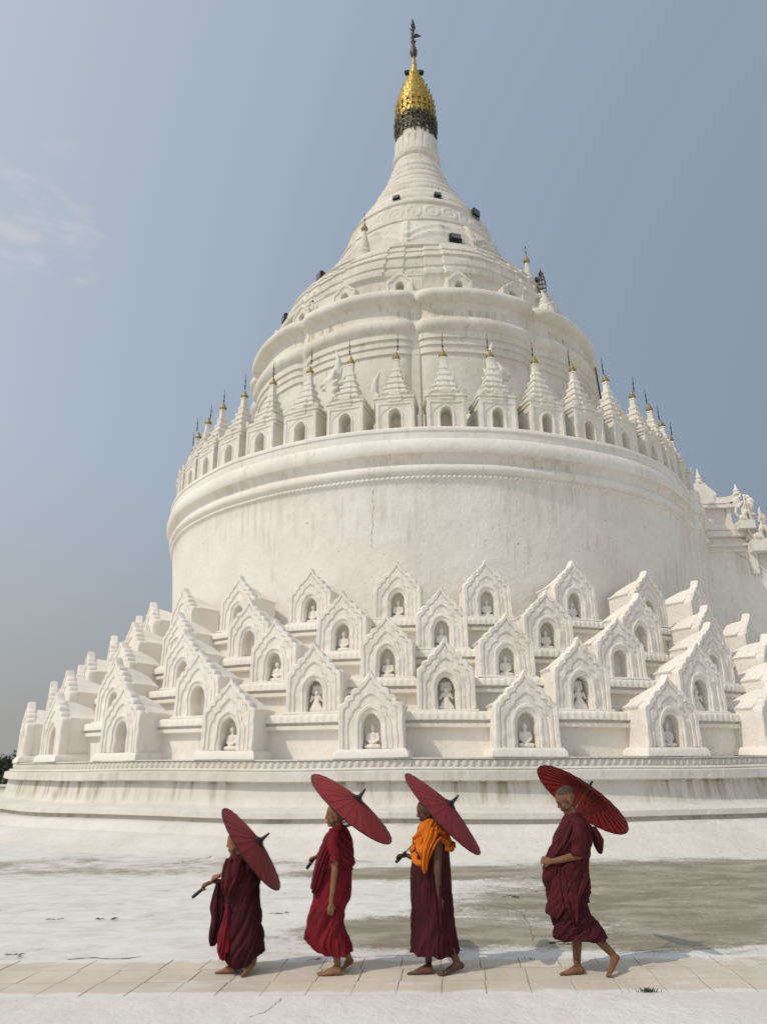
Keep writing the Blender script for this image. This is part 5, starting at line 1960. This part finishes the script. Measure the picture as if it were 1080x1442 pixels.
parasol(HUB3, AX3, .422, .10, (HUB3 - onx(HUB3, AX3, m.P(52, 0).x)).length, M['canopy_wine'], 'wine red parasol with black cap held over the orange shawled third monk', .12)

# ---- fourth monk: tallest, looking down, parasol on the far shoulder
m = Monk(740, 1080, 4.653, 6.42, 'tallest young monk in maroon robe looking down with clasped hands, last in the file')
m.start(290)
bm = bmesh.new()
hc = m.P(262, 213, -.02)
hullof(bm, [(m.P(318, 410, -.085), .052), (m.P(318, 410, .085), .052), (m.P(280, 660), (.10, .09, .06))])
hullof(bm, [(m.P(280, 660), (.10, .09, .06)), (m.P(285, 850), (.09, .095, .06))])
cap(bm, hc + Vector((.022, 0, -.045)), m.P(318, 370), .046, .055)
cap(bm, m.P(280, 850, .05), m.P(335, 1070, .045), .068, .048)
cap(bm, m.P(335, 1070, .045), m.P(335, 1275, .045), .045, .029)
hl, to = m.G(384, 1358), m.G(222, 1362)
foot(bm, m.P(340, 1302, .045), (hl.x, hl.y, .010), (to.x, to.y, .010), NEAR)
cap(bm, m.P(285, 850, -.04), m.P(405, 1060, -.05), .055, .042)
cap(bm, m.P(405, 1060, -.05), m.P(568, 1225, -.06), .042, .028)
to = m.G(540, 1385)
foot(bm, m.P(578, 1248, -.06), m.P(612, 1252, -.06), (to.x, to.y, .012), -NEAR)
# near arm: forearm across to the clasped hands
cap(bm, m.P(335, 400, -.12), m.P(352, 575, -.16), .045, .034)
cap(bm, m.P(352, 575, -.16), m.P(185, 618, -.13), .034, .022)
hand(bm, m.P(172, 618, -.12), Vector((-1, .35, .12)), Vector((.2, 1, -.2)), 1, (25, 45, 30), 1.0)
cap(bm, m.P(300, 420, .11), m.P(250, 560, .15), .042, .034)
cap(bm, m.P(250, 560, .15), m.P(178, 605, -.02), .032, .022)
hand(bm, m.P(170, 610, -.04), Vector((-1, -.55, .05)), Vector((.2, -.7, -.7)), -1, (45, 55, 35), 1.0)
finish_body(m, bm, M['skin_mid'], hc, R(31), R(8), 0.97)
m.drape('skirt', [(820, 180, 395), (900, 165, 395), (960, 168, 420), (1000, 176, 452), (1060, 186, 496), (1100, 188, 520), (1160, 192, 548)],
        [(190, 1140), (240, 1152), (262, 1142), (320, 1128), (380, 1140), (430, 1152), (516, 1140)], M['plum'], .135, (3, 6), (3.4, -2.2), (.004, .016), 11, ripple=8)
m.drape('robe', [(300, 268, 345, .55), (325, 250, 368, .72), (355, 238, 402, .9), (400, 214, 438, 1.02), (450, 190, 446, 1.06), (500, 172, 428, 1.05), (560, 152, 415, 1.03), (610, 138, 408, 1.0), (660, 124, 404, 1.02), (740, 122, 420, 1.08), (800, 146, 412, 1.06), (880, 153, 394, 1.03), (960, 142, 402, 1.0), (1010, 150, 402, 1.0)],
        [(140, 966), (165, 985), (190, 992), (225, 930), (262, 905), (285, 1010), (310, 990), (345, 905), (404, 905)], M['maroon'], .148, (3, 7), (4.8, -3.8), (.005, .018), 13, ripple=10)
m.ribbon('hanging_fold', [(190, 255, 640, -.12, .025), (195, 300, 760, -.135, .022), (200, 335, 850, -.138, .022), (225, 340, 900, -.135, .022), (255, 330, 960, -.132, .02), (285, 308, 1012, -.130, .012)], M['maroon'], 5, 5, .012)
m.sleeve('sleeve', [m.P(338, 355, -.10), m.P(345, 440, -.155), m.P(345, 520, -.16), m.P(338, 582, -.155)], [.060, .066, .060, .055], M['maroon'], 4.5)
m.ribbon('back_flap', [(390, 455, 390, -.02, .06), (415, 478, 430, -.03, .065), (432, 500, 470, -.04, .06), (440, 500, 510, -.04, .05), (462, 494, 550, -.04, .03), (474, 486, 566, -.04, .012)], M['plum'], 7, 4, .012)
m.ribbon('shoulder_fold', [(255, 330, 345, -.10, .04), (225, 330, 400, -.135, .03), (200, 300, 460, -.14, .03), (176, 260, 510, -.13, .03), (158, 215, 560, -.11, .03)], M['maroon'], 2, 5, .010)
AX4 = screen_axis((772, 1192), (825, 1113), R(-11.5))
HUB4 = m.P(402, 150, .30)
parasol(HUB4, AX4, .425, .10, .70, M['canopy_bright'], 'bright red parasol seen from its underside behind the last monk', .12)
